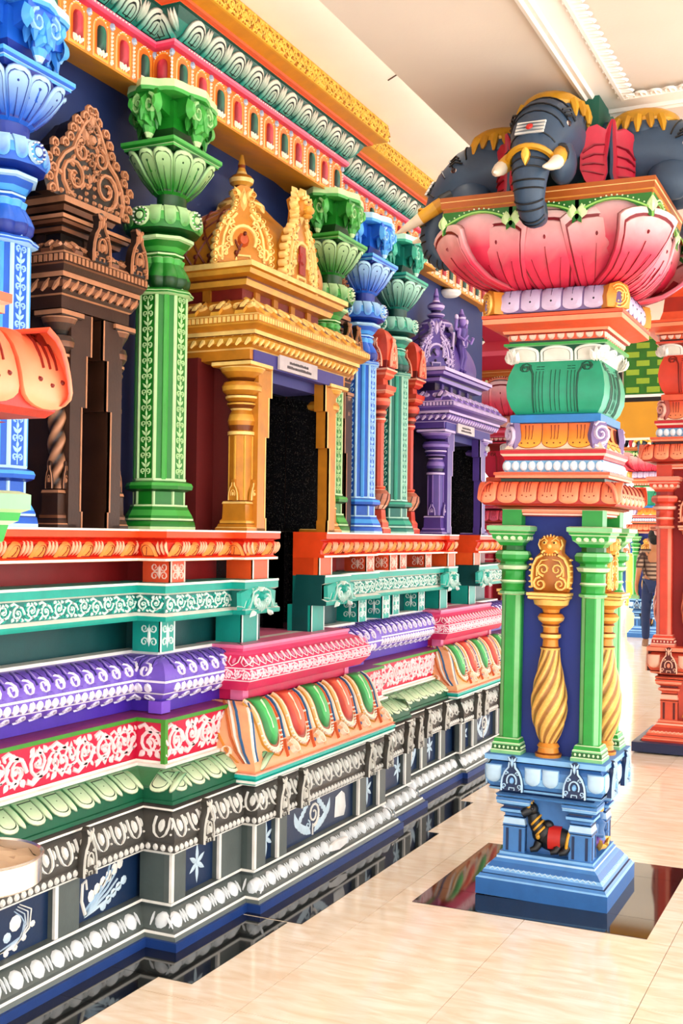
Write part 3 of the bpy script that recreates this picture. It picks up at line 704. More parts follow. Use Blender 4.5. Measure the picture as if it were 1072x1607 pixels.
    for q, cc6 in ((.05, H('2f6f9e')), (.075, WHITE), (.1, H('c9713a')), (.16, H('d9953a'))): m6.ribbon([(-q*f_+pm3(0, v_, 0)[0], v_) for f_, v_ in ((1, .97), (1.05, .8), (1.05, .6), (1, .45), (.8, .25), (.5, .1))], .014, .008, cc6, pm3, taper=False)
    m6.ribbon([(-.17+u, .25+v/.33) for u, v in spiral(0, 0, .04, .008, PI, 1.3, 12)], .018, .012, H('fbe6d2'), pm3)
    o6 = m6.build('side_swag', o); o6.location = (Qh[1][0], Qh[1][1], .585); o6.rotation_euler.z = -PI/2
    m6 = MB()
    for q, cc6 in ((.012, WHITE), (.028, H('2f6f9e'))): m6.ribbon([(q-pm3(0, v_, 0)[0], v_) for v_ in (.97, .85, .7, .55, .4, .25, .12)], .013, .008, cc6, pm3, taper=False)
    o6 = m6.build('side_swag', o); o6.location = (Qh[1][0], Qh[1][1], .585)
    for sub in (0, 1):
        (x0, y0), (x1, y1) = Qh[sub], Qh[sub+1]
        if sub == 0: continue
        n_ = 5; y0 += .1; y1 -= .1
        st = list(along([(x0, y0), (x1, y1)], 0, math.hypot(x1-x0, y1-y0)/n_))
        for k, (x, y, r, l, _) in enumerate(st):
            m_ = gems[(k+(1 if sub == 0 else 0)) % 2]; inst(m_, m_.name.split('.')[0], o, (x, y, .585), r)
            d = (math.sin(r)*-1, math.cos(r))
            if sub == 1: inst(dvm, 'swag', o, (x+d[0]*l/2, y+d[1]*l/2, .585), r)
shrine_base(D1, -2.355, .56, .60, 1); shrine_base(D2, -2.465, .55, .56, 2)

# ================================================================== entablature over the columns
E0 = [(-2.895, .6), (-2.895, 4.115), (-2.80, 4.115), (-2.80, 5.875), (-2.92, 5.875), (-2.92, 7.7), (-3.0, 7.7), (-3.0, 9.25), (-4.0, 9.25)]
ent = thing('entablature', 'long painted cornice of teal petals over small red and green niches, under a gold edge', 'cornice', (-2.9, 5, 3.5))
EI = Matrix.Translation((2.9, -5, -3.5))
OCH = H('d79a2c'); GLD = H('dfae3a')
def eband(name, prof, cols):
    return MB().sweep(E0, prof, cols).build(name, ent, inv=EI)
e_niche = eband('niche_frieze', [(-.35, 3.6), (-.2, 3.585), (-.01, 3.53), (0, 3.531), (-.012, 3.545), (-.012, 3.73)], [OCH, OCH, OCH, OCH, H('e8892e')])
e_pink = eband('pink_roll', [(-.012, 3.728), (.012, 3.733), (.02, 3.745), (.02, 3.757), (.008, 3.768), (-.01, 3.77)], [H('e0446e'), H('e0446e'), H('f07f9c'), H('e0446e')])
tl_prof = [(.0, 3.768), (.035, 3.79), (.062, 3.825), (.085, 3.865)]
e_teal = eband('petal_cornice', tl_prof+[(.1, 3.868), (.1, 3.874), (.122, 3.876), (.124, 3.89)], [H('0f8276'), H('0f8276'), H('0b5f55'), H('0b5f55'), H('e46a3a'), H('e46a3a')])
e_gold = eband('gold_edge', [(.115, 3.886), (.18, 3.905), (.19, 3.907), (.19, 4.004)], [OCH, GLD, GLD])
pm = profmap([(p[0], p[1]-3.768) for p in tl_prof]); m2 = MB()
tg = lambda u, v: mix(H('0c9a8c'), H('ece6da'), v*1.35-.25); dk = H('0a2b2c')
m2.pad(tongue_up(.128, .97, 10, .0, .5), [(1.05, 0, dk), (1, .01, tg), (.8, .018, tg), (.78, .014, dk), (.7, .014, dk), (.68, .02, tg), (.46, .022, tg), (.44, .02, dk), (.38, .02, dk), (.36, .024, tg)], pm, ctr=(0, .4))
m2.ribbon([(0, .18), (0, .55)], .008, .026, dk, pm); m2.pad(oval(0, .64, .007, .03, 6), [(1, .024, dk), (.5, .027, dk)], pm)
for k in (-1, 0, 1): m2.pad([(.0885+u, v) for u, v in leaf(k*.004, .2, .78, .024, PI/2-k*.016)], [(1, 0, dk), (.9, .006+.004*(k == 0), tg), (.4, .012+.006*(k == 0), tg)], pm)
tpm = m2.mesh('petal')
for x, y, rz, l, i in along(E0[:8], 0, .177, minlen=.06):
    if y > 1.8: inst(tpm, 'petal', e_teal, (x, y, 3.768), rz)
def niche(cola, colb):
    m2 = MB(); ye = H('f0b04a')
    o = [(u, .012+v) for u, v in tongue_up(.096, .172, 8, 0, .05)]
    m2.pad(o, [(1, 0, H('f3dcae')), (1, .006, H('f6e6c4')), (.9, .006, ye), (.8, .004, H('e07a28'))])
    o2 = [(u, .04+v) for u, v in tongue_up(.052, .115, 6, 0, .03)]
    cf = lambda u, v: mix(colb, cola, abs(u)*45)
    m2.pad(o2, [(1, .004, cola), (.85, .016, cf), (.4, .024, cf)])
    for k in (-1, 0, 1): m2.pad(leaf(k*.014, .022, .034, .018, PI/2-k*.4), [(1, .006, H('f4e9d4')), (.5, .02, H('fff6e6'))])
    for k in range(7): m2.pad(oval((k-3)*.0125, .186-abs(k-3)**2*.0028, .004, .004, 5), [(1, .004, H('f8ead2')), (.5, .01, WHITE)])
    return m2.mesh('niche_ornament')
nm = [niche(H('a11a2e'), H('e2556a')), niche(H('0a3d33'), H('2f8a72'))]
pl = MB()
for k in range(8): pl.pad(oval(0, .03+k*.0165, .0055, .008, 6), [(1, 0, H('cfd2d8')), (.5, .009, WHITE)])
pl.pad(leaf(0, .155, .04, .03, PI/2), [(1, 0, H('27405f')), (.5, .012, H('9fb4cc'))]); pl.pad(oval(0, .165, .012, .008, 6), [(1, .004, H('1c2c48')), (.5, .014, H('c8d6e6'))]); pl.pad(oval(0, .02, .009, .009, 6), [(1, 0, H('e8e0cc')), (.5, .01, WHITE)])
plm = pl.mesh('pearl_string')
k = 0
for x, y, rz, l, i in along(E0[:8], -.012, .152, minlen=.06):
    if y < 2.0: continue
    inst(nm[k % 2], 'niche_ornament', e_niche, (x, y, 3.535), rz); k += 1
    d = (-math.sin(rz)*l/2, math.cos(rz)*l/2)
    inst(plm, 'pearl_string', e_niche, (x+d[0], y+d[1], 3.54), rz)
m2 = MB()
for x, y, rz, l, i in along(E0[:8], .02, .021):
    if y < 2.2: continue
    if int(y/.3) % 2: continue
    c, s_ = math.cos(rz), math.sin(rz); P = oval(0, 3.751, .006, .004, 5)
    V = [(x+.001*c-u*s_, y+.001*s_+u*c, v) for u, v in P]+[(x+.005*c-u*.4*s_, y+.005*s_+u*.4*c, 3.751+(v-3.751)*.4) for u, v in P]
    m2.add(V, [(q, (q+1) % 5, 5+(q+1) % 5, 5+q) for q in range(5)]+[(5, 6, 7, 8, 9)], WHITE)
m2.build('white_dots', e_pink, stuff=True)
for i in range(7):
    Qe = offset(E0, .19); (x0, y0), (x1, y1) = Qe[i], Qe[i+1]
    if i == 0: y0 = 2.6
    l = math.hypot(x1-x0, y1-y0); rz = math.atan2(y1-y0, x1-x0)-PI/2
    if l < .05: continue
    m2 = MB(); vine(m2, l, .09, H('f2d06a'), .008, .012, step=.055, seed=i+80); vine(m2, l, .085, H('b87a1e'), .005, .008, u0=.02, step=.05, seed=i+90)
    o = m2.build('gilt_scroll', e_gold, 'gold'); o.location = (x0, y0, 3.909); o.rotation_euler.z = rz
# ================================================================== wall columns
ZL = 1.6175
def octo(r, z, c): return (r, z, c)
def wall_column(label, loc, pal, full=True):
    dk, md, lt, pa = pal
    t = thing('lotus_column', label, 'column', loc, group='painted columns on the shrine ledge')
    ph = PI/8
    def L(name, prof, n=8, par=t, poly=None, **k): return MB().lathe(prof, n, ph if n == 8 else 0, poly=poly, **k).build(name, par)
    L('base', [(.165, 0, pa), (.165, .012, md), (.16, .035, dk), (.155, .04, pa), (.155, .048, md), (.15, .06, lt), (.135, .085, md), (.128, .1, pa), (.128, .108, dk)])
    L('neck', [(.112, .1, md), (.112, .168, dk)])
    b = MB()
    for k in range(8): a = ph+k*PI/4; b.tube([(.11*math.cos(a), .11*math.sin(a), .105), (.11*math.cos(a), .11*math.sin(a), .168)], .007, pa, 5)
    b.build('neck_ribs', t, stuff=True)
    L('lower_ring', [(.12, .165, dk), (.148, .175, md), (.152, .19, lt), (.145, .203, md), (.12, .212, pa), (.12, .222, dk)])
    L('shaft', [(.112, .215, md), (.112, 1.045, md)])
    bar = MB().tube([(0, 0, .222), (0, 0, 1.043)], .009, pa, 6).mesh('rib')
    for k in range(8): a = ph+k*PI/4; inst(bar, 'rib', t, (.108*math.cos(a), .108*math.sin(a), 0))
    bar2 = MB().tube([(0, 0, .222), (0, 0, 1.043)], .014, lt, 6).mesh('rib')
    for k in range(4): a = PI/4+k*PI/2; inst(bar2, 'rib', t, (.102*math.cos(a), .102*math.sin(a), 0))
    vm = MB(); wv = .028
    vm.ribbon([(0, .23+.01*i) for i in range(81)], .004, .003, pa, taper=False)
    z = .24
    while z < 1.02:
        for sg in (1, -1):
            vm.ribbon([(sg*a, b_) for a, b_ in spiral(.013, z+.02, .013, .004, -PI/2, 1.15, 8)], .0065, .005, pa)
            vm.pad(leaf(0, z+.035, .034, .013, PI/2-sg*.75), [(1, 0, pa), (.5, .005, pa)])
        vm.pad(leaf(0, z+.05, .03, .011, PI/2), [(1, 0, pa), (.5, .006, pa)])
        z += .07
    vme = vm.mesh('vine_relief')
    for k in range(4): inst(vme, 'vine_relief', t, (.1035*math.cos(k*PI/2), .1035*math.sin(k*PI/2), 0), k*PI/2)
    star = lambda a: 1+.05*math.cos(8*a)
    L('collar', [(.12, 1.043, pa), (.134, 1.05, md), (.134, 1.058, pa), (.138, 1.062, md), (.13, 1.072, dk)], 32, poly=star)
    lob = lambda a: 1+.13*abs(math.cos(5*a))
    L('bulb', [(.085, 1.07, dk), (.108, 1.1, dk), (.112, 1.13, md), (.1, 1.165, md), (.082, 1.2, lt), (.088, 1.225, pa), (.078, 1.232, dk)], 60, poly=lob)
    L('upper_rings', [(.08, 1.225, md), (.098, 1.24, pa), (.098, 1.248, dk), (.09, 1.255, lt), (.108, 1.275, md), (.125, 1.3, pa), (.14, 1.305, pa), (.14, 1.318, md), (.11, 1.335, dk)])
    lob2 = lambda a: 1+.06*abs(math.cos(6*a))
    cu = L('cushion', [(.12, 1.335, dk), (.155, 1.35, md), (.163, 1.385, lt), (.155, 1.43, pa), (.135, 1.462, pa), (.1, 1.472, dk)], 36, poly=lob2)
    cpv = MB(); cpm = profmap([(0, 0), (.01, .03), (.002, .075), (-.018, .105)])
    cpv.pad(tongue(.052, .96, 7, .02, .3), [(1, -.004, dk), (.95, .007, lambda u, v: mix(lt, pa, v)), (.5, .012, lambda u, v: mix(md, pa, v))], cpm); cpv = cpv.mesh('cushion_petal')
    for k in range(16):
        if k % 4: a = k*PI/8; inst(cpv, 'cushion_petal', cu, (.158*math.cos(a), .158*math.sin(a), 1.358), a)
    md_ = MB(); md_.pad(oval(0, 0, .045, .05, 12), [(1, 0, pa), (.9, .012, pa), (.75, .006, dk), (.55, .014, lt), (.4, .012, dk), (.3, .02, pa)])
    for k in range(12): md_.pad(oval(.036*math.cos(k*PI/6), .04*math.sin(k*PI/6), .006, .006, 5), [(1, .008, pa), (.5, .016, WHITE)])
    mdm = md_.mesh('medallion')
    for k in range(4): a = k*PI/2; inst(mdm, 'medallion', cu, (.166*math.cos(a), .166*math.sin(a), 1.405), a)
    lo = L('lotus', [(.07, 1.465, dk), (.072, 1.5, dk), (.1, 1.545, md), (.145, 1.6, md), (.172, 1.66, dk), (.172, 1.735, dk)], 16)
    pm = profmap([(.0, 0), (.03, .035), (.075, .085), (.11, .14), (.14, .185), (.165, .2)])
    pt = MB(); gc = lambda u, v: mix(md, pa, (v-.25)*1.4)
    sh = [(u*(.45+.75*v), v) for u, v in tongue_up(.092, .97, 8, 0, .24)]
    pt.pad(sh, [(1.05, 0, dk), (1, .008, gc), (.84, .014, gc), (.8, .011, dk), (.74, .011, gc), (.35, .016, gc)], pm, ctr=(0, .55))
    pt.ribbon([(0, .1), (0, .6)], .005, .019, dk, pm); pt.pad(oval(0, .72, .005, .025, 5), [(1, .016, dk), (.5, .02, dk)], pm)
    ptm = pt.mesh('petal')
    for k in range(12):
        a = k*PI/6; sq = 1/max(abs(math.cos(a)), abs(math.sin(a))); o = inst(ptm, 'petal', lo, (.066*math.cos(a), .066*math.sin(a), 1.5), a)
        o.scale = (.8+.6*(sq-1), 1, 1)
    MB().square([(.14, 1.71, dk), (.16, 1.73, lt), (.16, 1.745, pa), (.165, 1.748, md), (.172, 1.765, lt), (.172, 1.79, pa), (.165, 1.793, pa)]).build('abacus', t)
    co = MB(); co.square([(.07, 1.79, dk), (.07, 1.83, dk), (.1, 1.85, md), (.1, 1.93, md)])
    for k in range(4):
        a = k*PI/2; c, s_ = math.cos(a), math.sin(a); R = lambda x, y, z: (x*c-y*s_, x*s_+y*c, z)
        V = [R(x, y, z) for x in (.05, .185) for y in (-.075, .075) for z in (1.875 if x < .1 else 1.9, 1.945)]
        co.add(V, [(0, 1, 3, 2), (4, 6, 7, 5), (0, 4, 5, 1), (2, 3, 7, 6), (0, 2, 6, 4), (1, 5, 7, 3)], md)
    co.lathe([(.2, 1.942, lt), (.205, 1.952, pa), (.2, 1.962, lt)], 32, poly=lambda a: 1+.06*math.cos(8*a))
    co_ = co.build('corbel', t)
    bud = MB(); bud.lathe([(.012, 0, pa), (.022, .015, lt), (.032, .035, md), (.03, .055, lt), (.018, .068, dk), (.028, .078, pa), (.035, .09, md), (.03, .105, md)], 8)
    for k in range(6): a = k*PI/3; bud.tube([(.035*math.cos(a), .035*math.sin(a), .1), (.048*math.cos(a), .048*math.sin(a), .07), (.052*math.cos(a), .052*math.sin(a), .045)], [.02, .016, .004], mix(md, lt, .6), 5)
    bm = bud.mesh('hanging_bud')
    sm = MB()
    for sg in (1, -1):
        sm.ribbon([(sg*a, b_) for a, b_ in spiral(.038, .04, .034, .008, PI/2, -1.3, 12)], .015, .018, mix(lt, pa, .5)); sm.pad(leaf(sg*.07, .01, .07, .045, PI/2-sg*.2), [(1, -.01, md), (.5, .025, lt)]); sm.pad(leaf(sg*.03, -.03, .06, .04, PI/2+sg*.6), [(1, -.01, md), (.5, .025, lt)])
    sm.pad(leaf(0, -.02, .1, .05, PI/2), [(1, 0, md), (.5, .03, lt)])
    smm = sm.mesh('scroll_leaf')
    for k in range(4):
        a = k*PI/2; inst(bm, 'hanging_bud', co_, (.16*math.cos(a), .16*math.sin(a), 1.8), a); inst(smm, 'scroll_leaf', co_, (.185*math.cos(a), .185*math.sin(a), 1.865), a)
    Z = ((0, 0), (1.0, 1.0), (1.045, 1.026), (1.225, 1.19), (1.335, 1.296), (1.472, 1.413), (1.5, 1.47), (1.735, 1.64), (1.793, 1.675), (1.83, 1.71), (1.962, 1.905))
    def rz_(q):
        for (a, b), (a2, b2) in zip(Z, Z[1:]):
            if q <= a2: return b+(b2-b)*(q-a)/(a2-a)
        return q-.037
    for ch in t.children:
        nm_ = ch.name.split('.')[0]
        if nm_ in ('rib', 'vine_relief'): continue
        for v in ch.data.vertices: v.co.z = rz_(v.co.z)
        for g_ in ch.children:
            g_.location.z = rz_(g_.location.z)
            if nm_ == 'lotus': g_.scale.z = .8
            if nm_ == 'corbel': g_.scale.z = 1.3; g_.location.z -= .0
            if nm_ == 'cushion': g_.scale.z = .86
        if nm_ in ('lotus', 'abacus', 'corbel'): ch.scale = (.8, 1.14, 1); ch.location.x = .045
    for ch in t.children:
        if ch.name.split('.')[0] in ('rib', 'vine_relief'): ch.scale.z = .982
    return t
def gc_(a, b): return mix(a, b, .5)
PB_ = (H('123c9c'), H('1f6ccf'), H('56acf0'), H('b8dffa')); PG_ = (H('07501a'), H('188526'), H('4fae50'), H('c2e2ae')); PT_ = (H('044f47'), H('0f8073'), H('40b096'), H('b6e2d0'))
wall_column('bright blue column beside the bronze niche, its lotus capital mostly cut off', (-2.93, 3.2, ZL), PB_)
wall_column('green column with carved vine panels between the bronze niche and the golden doorway', (-2.89, 4.19, ZL), PG_)
wall_column('green column of which only capital and lotus show behind the golden roof', (-2.9, 5.83, ZL), PG_)
wall_column('bright blue column standing between the golden doorway and a coral pot pilaster', (-2.92, 6.345, ZL), PB_)
wall_column('teal green column standing between two coral pot pilasters', (-2.92, 6.87, ZL), PT_)

# ================================================================== shrine doorways and niches
def flame(w_, h_, pal, mat='gold'):
    """pointed flame-edged pediment with pierced scrolls; foot at the origin, faces +X"""
    dk, lt = pal; mb = MB()
    half = [(.5, 0), (.54, .1), (.5, .2), (.55, .28), (.47, .36), (.48, .45), (.36, .5), (.3, .58), (.27, .68), (.22, .78), (.12, .86), (.07, .94), (.0, 1.0)]
    o = [(u*w_, v*h_) for u, v in half]+[(-u*w_, v*h_) for u, v in reversed(half[:-1])]
    mb.pad(o, [(1, -.04, dk), (1, .02, dk), (.97, .024, dk)], ctr=(0, h_*.35))
    mp = lambda u, v, h: (.022+h, u, v); W = w_*.055
    for sg in (1, -1):
        for i in range(len(half)-1):
            a, b = half[i], half[i+1]; mb.ribbon([(sg*u, v) for u, v in spiral(w_*(a[0]-.045), h_*(a[1]+.03), w_*.045, w_*.012, -.6, 1.15, 8)], W*.6, .012, lt, mp)
        mb.ribbon([(sg*u*w_, v*h_) for u, v in ((.4, .02), (.43, .15), (.4, .3), (.33, .42), (.22, .52), (.17, .65), (.1, .8), (.02, .92))], W*.7, .012, lt, mp, taper=False)
        mb.ribbon([(sg*u, v) for u, v in spiral(w_*.2, h_*.24, w_*.16, w_*.03, -PI/2, 1.6, 18)], W*.8, .012, lt, mp)
        mb.ribbon([(sg*u, v) for u, v in spiral(w_*.12, h_*.52, w_*.09, w_*.02, PI/2, -1.4, 12)], W*.7, .012, lt, mp)
        for k in range(5): mb.pad(oval(sg*w_*(.05+.075*k), h_*.05, w_*.025, w_*.025, 7), [(1, 0, lt), (.5, .012, lt)], mp)
        for k in range(7): mb.pad(oval(sg*w_*.05, h_*(.12+.085*k), w_*.018, w_*.022, 6), [(1, 0, lt), (.5, .012, lt)], mp)
        mb.pad(leaf(sg*w_*.03, h_*.62, h_*.2, w_*.08, PI/2-sg*.6), [(1, 0, lt), (.5, .014, lt)], mp)
    r_ = random.Random(5)
    for q in range(46):
        v = r_.uniform(.08, .85); um = max(0, .42-.42*v**1.3); u = r_.uniform(-um, um)
        if q % 2: mb.ribbon(spiral(u*w_, v*h_, w_*.045, w_*.012, r_.uniform(0, 6), r_.choice((-1, 1))*1.1, 7), W*.42, .01, mix(dk, lt, .75), mp)
        else: mb.pad(leaf(u*w_, v*h_, w_*.1, w_*.045, PI/2+r_.uniform(-1.2, 1.2)), [(1, 0, mix(dk, lt, .5)), (.5, .01, lt)], mp)
    mb.pad(oval(0, h_*.68, w_*.07, w_*.07, 10), [(1, 0, lt), (.8, .016, lt), (.6, .01, dk), (.4, .02, lt)], mp)
    mb.pad(leaf(0, h_*.78, h_*.2, w_*.08, PI/2), [(1, 0, lt), (.5, .014, lt)], mp)
    return mb.mesh('flame_pediment', mat)
def aedicule(name, label, cat, c, xw, A, D, ov, hz, pal, twisted=False, roof='dome', panel=None, door=.34, figure=False, mat='gold', group=None, jd=-.02, pw=.17):
    """a pair of columns with corbelled jambs carrying a moulded roof"""
    dk, md, lt, pa = pal
    t = thing(name, label, cat, (xw, c, ZL), group=group)
    z = (lambda a: (a-1.6175)*hz) if roof == 'dome' else (lambda a: ((a if a < 2.6 else 2.6+(a-2.6)*.55)-1.6175)*hz)
    # columns
    cs = min(1, ov/.19+.12) if ov < .19 else 1
    def col():
        m = []
        b = MB().square([(.085, 0, md), (.085, .012, pa), (.08, .016, md), (.075, .03, dk), (.07, .034, lt), (.07, .045, md), (.062, .055, md), (.06, .12, md), (.064, .125, pa), (.06, .135, dk), (.055, .14, md)]); m.append(('base', b.mesh('base', mat)))
        if twisted:
            b = MB(); rs = []; cc = []; N = 28
            for j in range(41):
                zz = .14+.32*j/40; ring = []
                for k in range(N):
                    a = 2*PI*k/N; q = math.cos(3*a-zz*80); ring.append(((.05+.009*q)*math.cos(a), (.05+.009*q)*math.sin(a), zz))
                rs.append(ring)
            for j in range(40):
                V = rs[j]+rs[j+1]; n = N
                cv = [mix(dk, pa, .5+.5*math.cos(3*(2*PI*(k % N)/N)-(.14+.32*(j+(k >= N))/40)*80)) for k in range(2*N)]
                b.add(V, [(k, (k+1) % n, n+(k+1) % n, n+k) for k in range(n)], cv)
            m.append(('shaft', b.mesh('shaft', mat)))
        else:
            b = MB().lathe([(.055, .135, md), (.055, .445, md)], 32, poly=lambda a: 1+.06*abs(math.cos(4*a)), cap0=False)
            for k in range(8): a = k*PI/4; b.tube([(.056*math.cos(a), .056*math.sin(a), .14), (.056*math.cos(a), .056*math.sin(a), .44)], .006, lt, 5)
            m.append(('shaft', b.mesh('shaft', mat)))
        b = MB().lathe([(.05, .44, md), (.066, .445, pa), (.066, .46, md), (.056, .466, dk), (.062, .49, md), (.066, .51, lt), (.058, .54, md), (.048, .56, pa), (.055, .568, dk), (.07, .585, lt), (.07, .593, dk), (.062, .6, md), (.078, .615, pa), (.078, .625, dk), (.07, .63, md), (.092, .65, lt), (.095, .67, md), (.085, .69, dk), (.06, .697, dk), (.07, .71, md), (.095, .735, lt), (.105, .752, pa), (.108, .756, md)], 20)
        m.append(('capital', b.mesh('capital', mat)))
        b = MB().square([(.1, .756, md), (.105, .762, pa), (.105, .778, md), (.09, .782, md)]); m.append(('abacus', b.mesh('abacus', mat)))
        return m
    parts = col(); kz = hz
    km = kudu(.05, .1, (md, pa), 'foot_ornament', mat, .012, False)
    for sg in (-1, 1):
        sh = None
        for nme, me in sorted(parts, key=lambda q: q[0] != 'shaft'):
            o = inst(me, 'column_'+nme if nme == 'shaft' else nme, sh or t, (D, sg*A, 0) if sh is None else (0, 0, 0))
            if sh is None: sh = o; o.scale = (cs, cs, kz)
        for k in (0, 3): a = k*PI/2; inst(km, 'foot_ornament', sh, (.058*math.cos(a), .058*math.sin(a), .14), a)
        # corbelled jamb on the door side
        for z0, z1, e in ((0, .06, .012), (.06, .44, 0), (.44, .63, .03), (.63, .78, .06)):
            ja, jb = sorted((sg*(door-e*.9), sg*(door+.075))); m2 = MB()
            if jb-ja > .001:
                m2.box(D-jd, D+.085*cs, ja, jb, z0*kz, z1*kz, md); xf = D+.085*cs
                yi = ja if sg > 0 else jb
                m2.box(xf-.012, xf+.002, min(yi, yi+sg*.008), max(yi, yi+sg*.008), z0*kz, z1*kz, pa)
                m2.build('jamb_block', t, mat)
    if panel:
        for sg in (-1, 1):
            ya, yb = sorted((sg*(door+.01), sg*(A+.12))); m2 = MB(); m2.box(0, D-.17, ya, yb, 0, z(2.42), panel); m2.build('side_panel', t, 'wallpaint')
            ya, yb = sorted((sg*(door+.022), sg*(door+.055))); m2 = MB(); m2.box(D-.171, D+.0, ya, yb, 0, z(2.4), panel); m2.build('return_panel', t, 'wallpaint')
            ya, yb = sorted((sg*(door+.0), sg*(door+.022))); m2 = MB(); m2.box(D-.171, D+.02, ya, yb, 0, z(2.35), (0, 0, 0)); m2.build('granite_lining', t, 'granite')
    if panel:
        m2 = MB(); m2.box(0, D+.02, -A+.09, A-.09, z(2.34), z(2.41), H('4b4a8c')); m2.build('lintel', t, 'wallpaint')
        m2 = MB(); m2.box(D+.05, D+.096, -A-.06, A+.06, z(2.385), z(2.462), H('544d98')); m2.build('fascia_board', t, 'wallpaint')
    # roof mouldings
    U = [(0, -A), (D, -A), (D, A), (0, A)]; k = ov/.19
    P = lambda l: [(o*k, z(a)) for o, a in l]
    MB().sweep(U, P([(-.1, 2.4), (.05, 2.4), (.09, 2.405), (.09, 2.45), (.105, 2.455), (.12, 2.47)]), [md, md, md, pa, md]).build('fascia', t, mat)
    ro = P([(.11, 2.466), (.13, 2.475), (.145, 2.497), (.14, 2.508)])
    fa = MB().sweep(U, ro, [md, lt, md]).build('rope_moulding', t, mat)
    MB().sweep(U, P([(.13, 2.505), (.15, 2.51), (.15, 2.528), (.165, 2.535), (.18, 2.55), (.19, 2.555), (.19, 2.588), (.17, 2.6)]), [dk, pa, md, md, lt, md, pa]).build('eave', t, mat)
    sl = P([(.175, 2.598), (.13, 2.64), (.08, 2.672), (.03, 2.695), (.0, 2.7)])
    so = MB().sweep(U, sl, [md]).build('sloping_roof', t, mat)
    rp = MB().tube([(0, -.02, -.01), (0, .0, .012), (0, .02, .034)], [.006, .012, .006], pa, 6).mesh('rope_twist', mat)
    de = MB().box(0, .006, -.007, .007, 0, .024*hz, pa).mesh('dentil', mat)
    for x, y, rz, l, i in along(U, .135*k, .05):
        if i < 2: inst(rp, 'rope_twist', fa, (x, y, z(2.475)), rz)
    dd = MB()
    for x, y, rz, l, i in along(U, .19*k, .024):
        if i < 2:
            c_, s_ = math.cos(rz), math.sin(rz)
            V = [(x+a*c_-b*s_, y+a*s_+b*c_, z(2.56)+q) for a in (0, .005) for b in (-.007, .007) for q in (0, .024*hz)]
            dd.add(V, [(4, 6, 7, 5), (0, 4, 5, 1), (2, 3, 7, 6), (1, 5, 7, 3)], pa)
    dd.build('dentil_row', t, mat, stuff=True)
    pmx = profmap([(a-sl[0][0], b-sl[0][1]) for a, b in sl[:4]]); m2 = MB()
    hgt = .2
    for sg in (1, -1): m2.ribbon([(sg*u, .4+v/hgt) for u, v in spiral(.028, 0, .03, .008, -PI/2, 1.3, 10)], .014, .012, pa, pmx)
    m2.pad([(u, v) for u, v in tongue_up(.05, .9, 6, 0, .3)], [(1, 0, dk), (.85, .012, lt), (.5, .01, dk), (.35, .018, pa)], pmx)
    rm = m2.mesh('roof_scroll', mat)
    for x, y, rz, l, i in along(U, sl[0][0], .125, .03):
        if i < 2: inst(rm, 'roof_scroll', so, (x, y, sl[0][1]), rz)
    rd = H('8c2f24') if roof != 'flame' else dk
    MB().sweep(U, P([(-.02, 2.695), (-.02, 2.765)]), [rd if roof == 'dome' and mat == 'gold' and not figure else dk]).build('roof_neck', t, mat)
    nb = MB().box(-.02*k, .012*k, -.022, .022, z(2.697), z(2.765), md).mesh('neck_block', mat)
    for x, y, rz, l, i in along(U, -.02*k, .2, .04):
        if i < 2: inst(nb, 'neck_block', t, (x, y, 0), rz)
    MB().sweep(U, P([(-.03, 2.76), (.03, 2.765), (.04, 2.79), (.04, 2.8), (.075, 2.81), (.085, 2.83), (.1, 2.835), (.1, 2.86), (.09, 2.866), (-min(.25, (min(A, D)-.02)/k), 2.868)]), [md, lt, dk, md, lt, md, pa, md, md]).build('upper_ledge', t, mat)
    if roof == 'dome':
        z0 = z(2.868); Zt = z(3.27); rs = []; cols = []
        X0, X1 = .0, D+.03; Yh = A+.02
        for j in range(13):
            tt = j/12; sc1 = (1.0, 1.04, 1.05, 1.04, 1.01, .97, .91, .83, .73, .61, .48, .36, .26)[j]; zz = z0+(Zt-z0)*tt; ring = []
            for q in range(40):
                a = 2*PI*q/40; cx, cy = math.cos(a), math.sin(a); e = .42
                ring.append((X0+(D*.42)+(X1-D*.42)*sc1*math.copysign(abs(cx)**e, cx), Yh*sc1*math.copysign(abs(cy)**e, cy), zz))
            rs.append([(max(p[0], .0), p[1], p[2]) for p in ring])
        dm = MB().rings(rs, md).build('dome', t, mat)
        # lattice lines on the dome flank
        la = MB(); rdk = H('7c2f14') if not figure else dk
        def on(u, v):
            j = min(11, int(v*12)); f = v*12-j; a0 = (1.0, 1.04, 1.05, 1.04, 1.01, .97, .91, .83, .73, .61, .48, .36, .26)
            return a0[j]*(1-f)+a0[j+1]*f
        for i in range(-3, 7):
            for dr in (1, -1):
                pts = []
                for s_ in range(13):
                    v = s_/12*.85; x = .06+.075*(i+dr*v*3.2)
                    if .02 < x < D*.42+(X1-D*.42)*on(0, v)*.9: pts.append((x, v))
                if len(pts) > 2: la.tube([(x, -Yh*on(0, v)-.001, z0+(Zt-z0)*v) for x, v in pts], .006, rdk, 4)
        la.build('lattice', dm, mat)
        la = MB()
        for i in range(5):
            for j in range(3):
                x = .08+.075*(i+.5*(j % 2)); v = .12+.22*j
                la.ell((x, -Yh*on(0, v)-.002, z0+(Zt-z0)*v), (.011, .006, .011), rdk, 8, 5)
        la.build('lattice_studs', dm, mat, stuff=True)
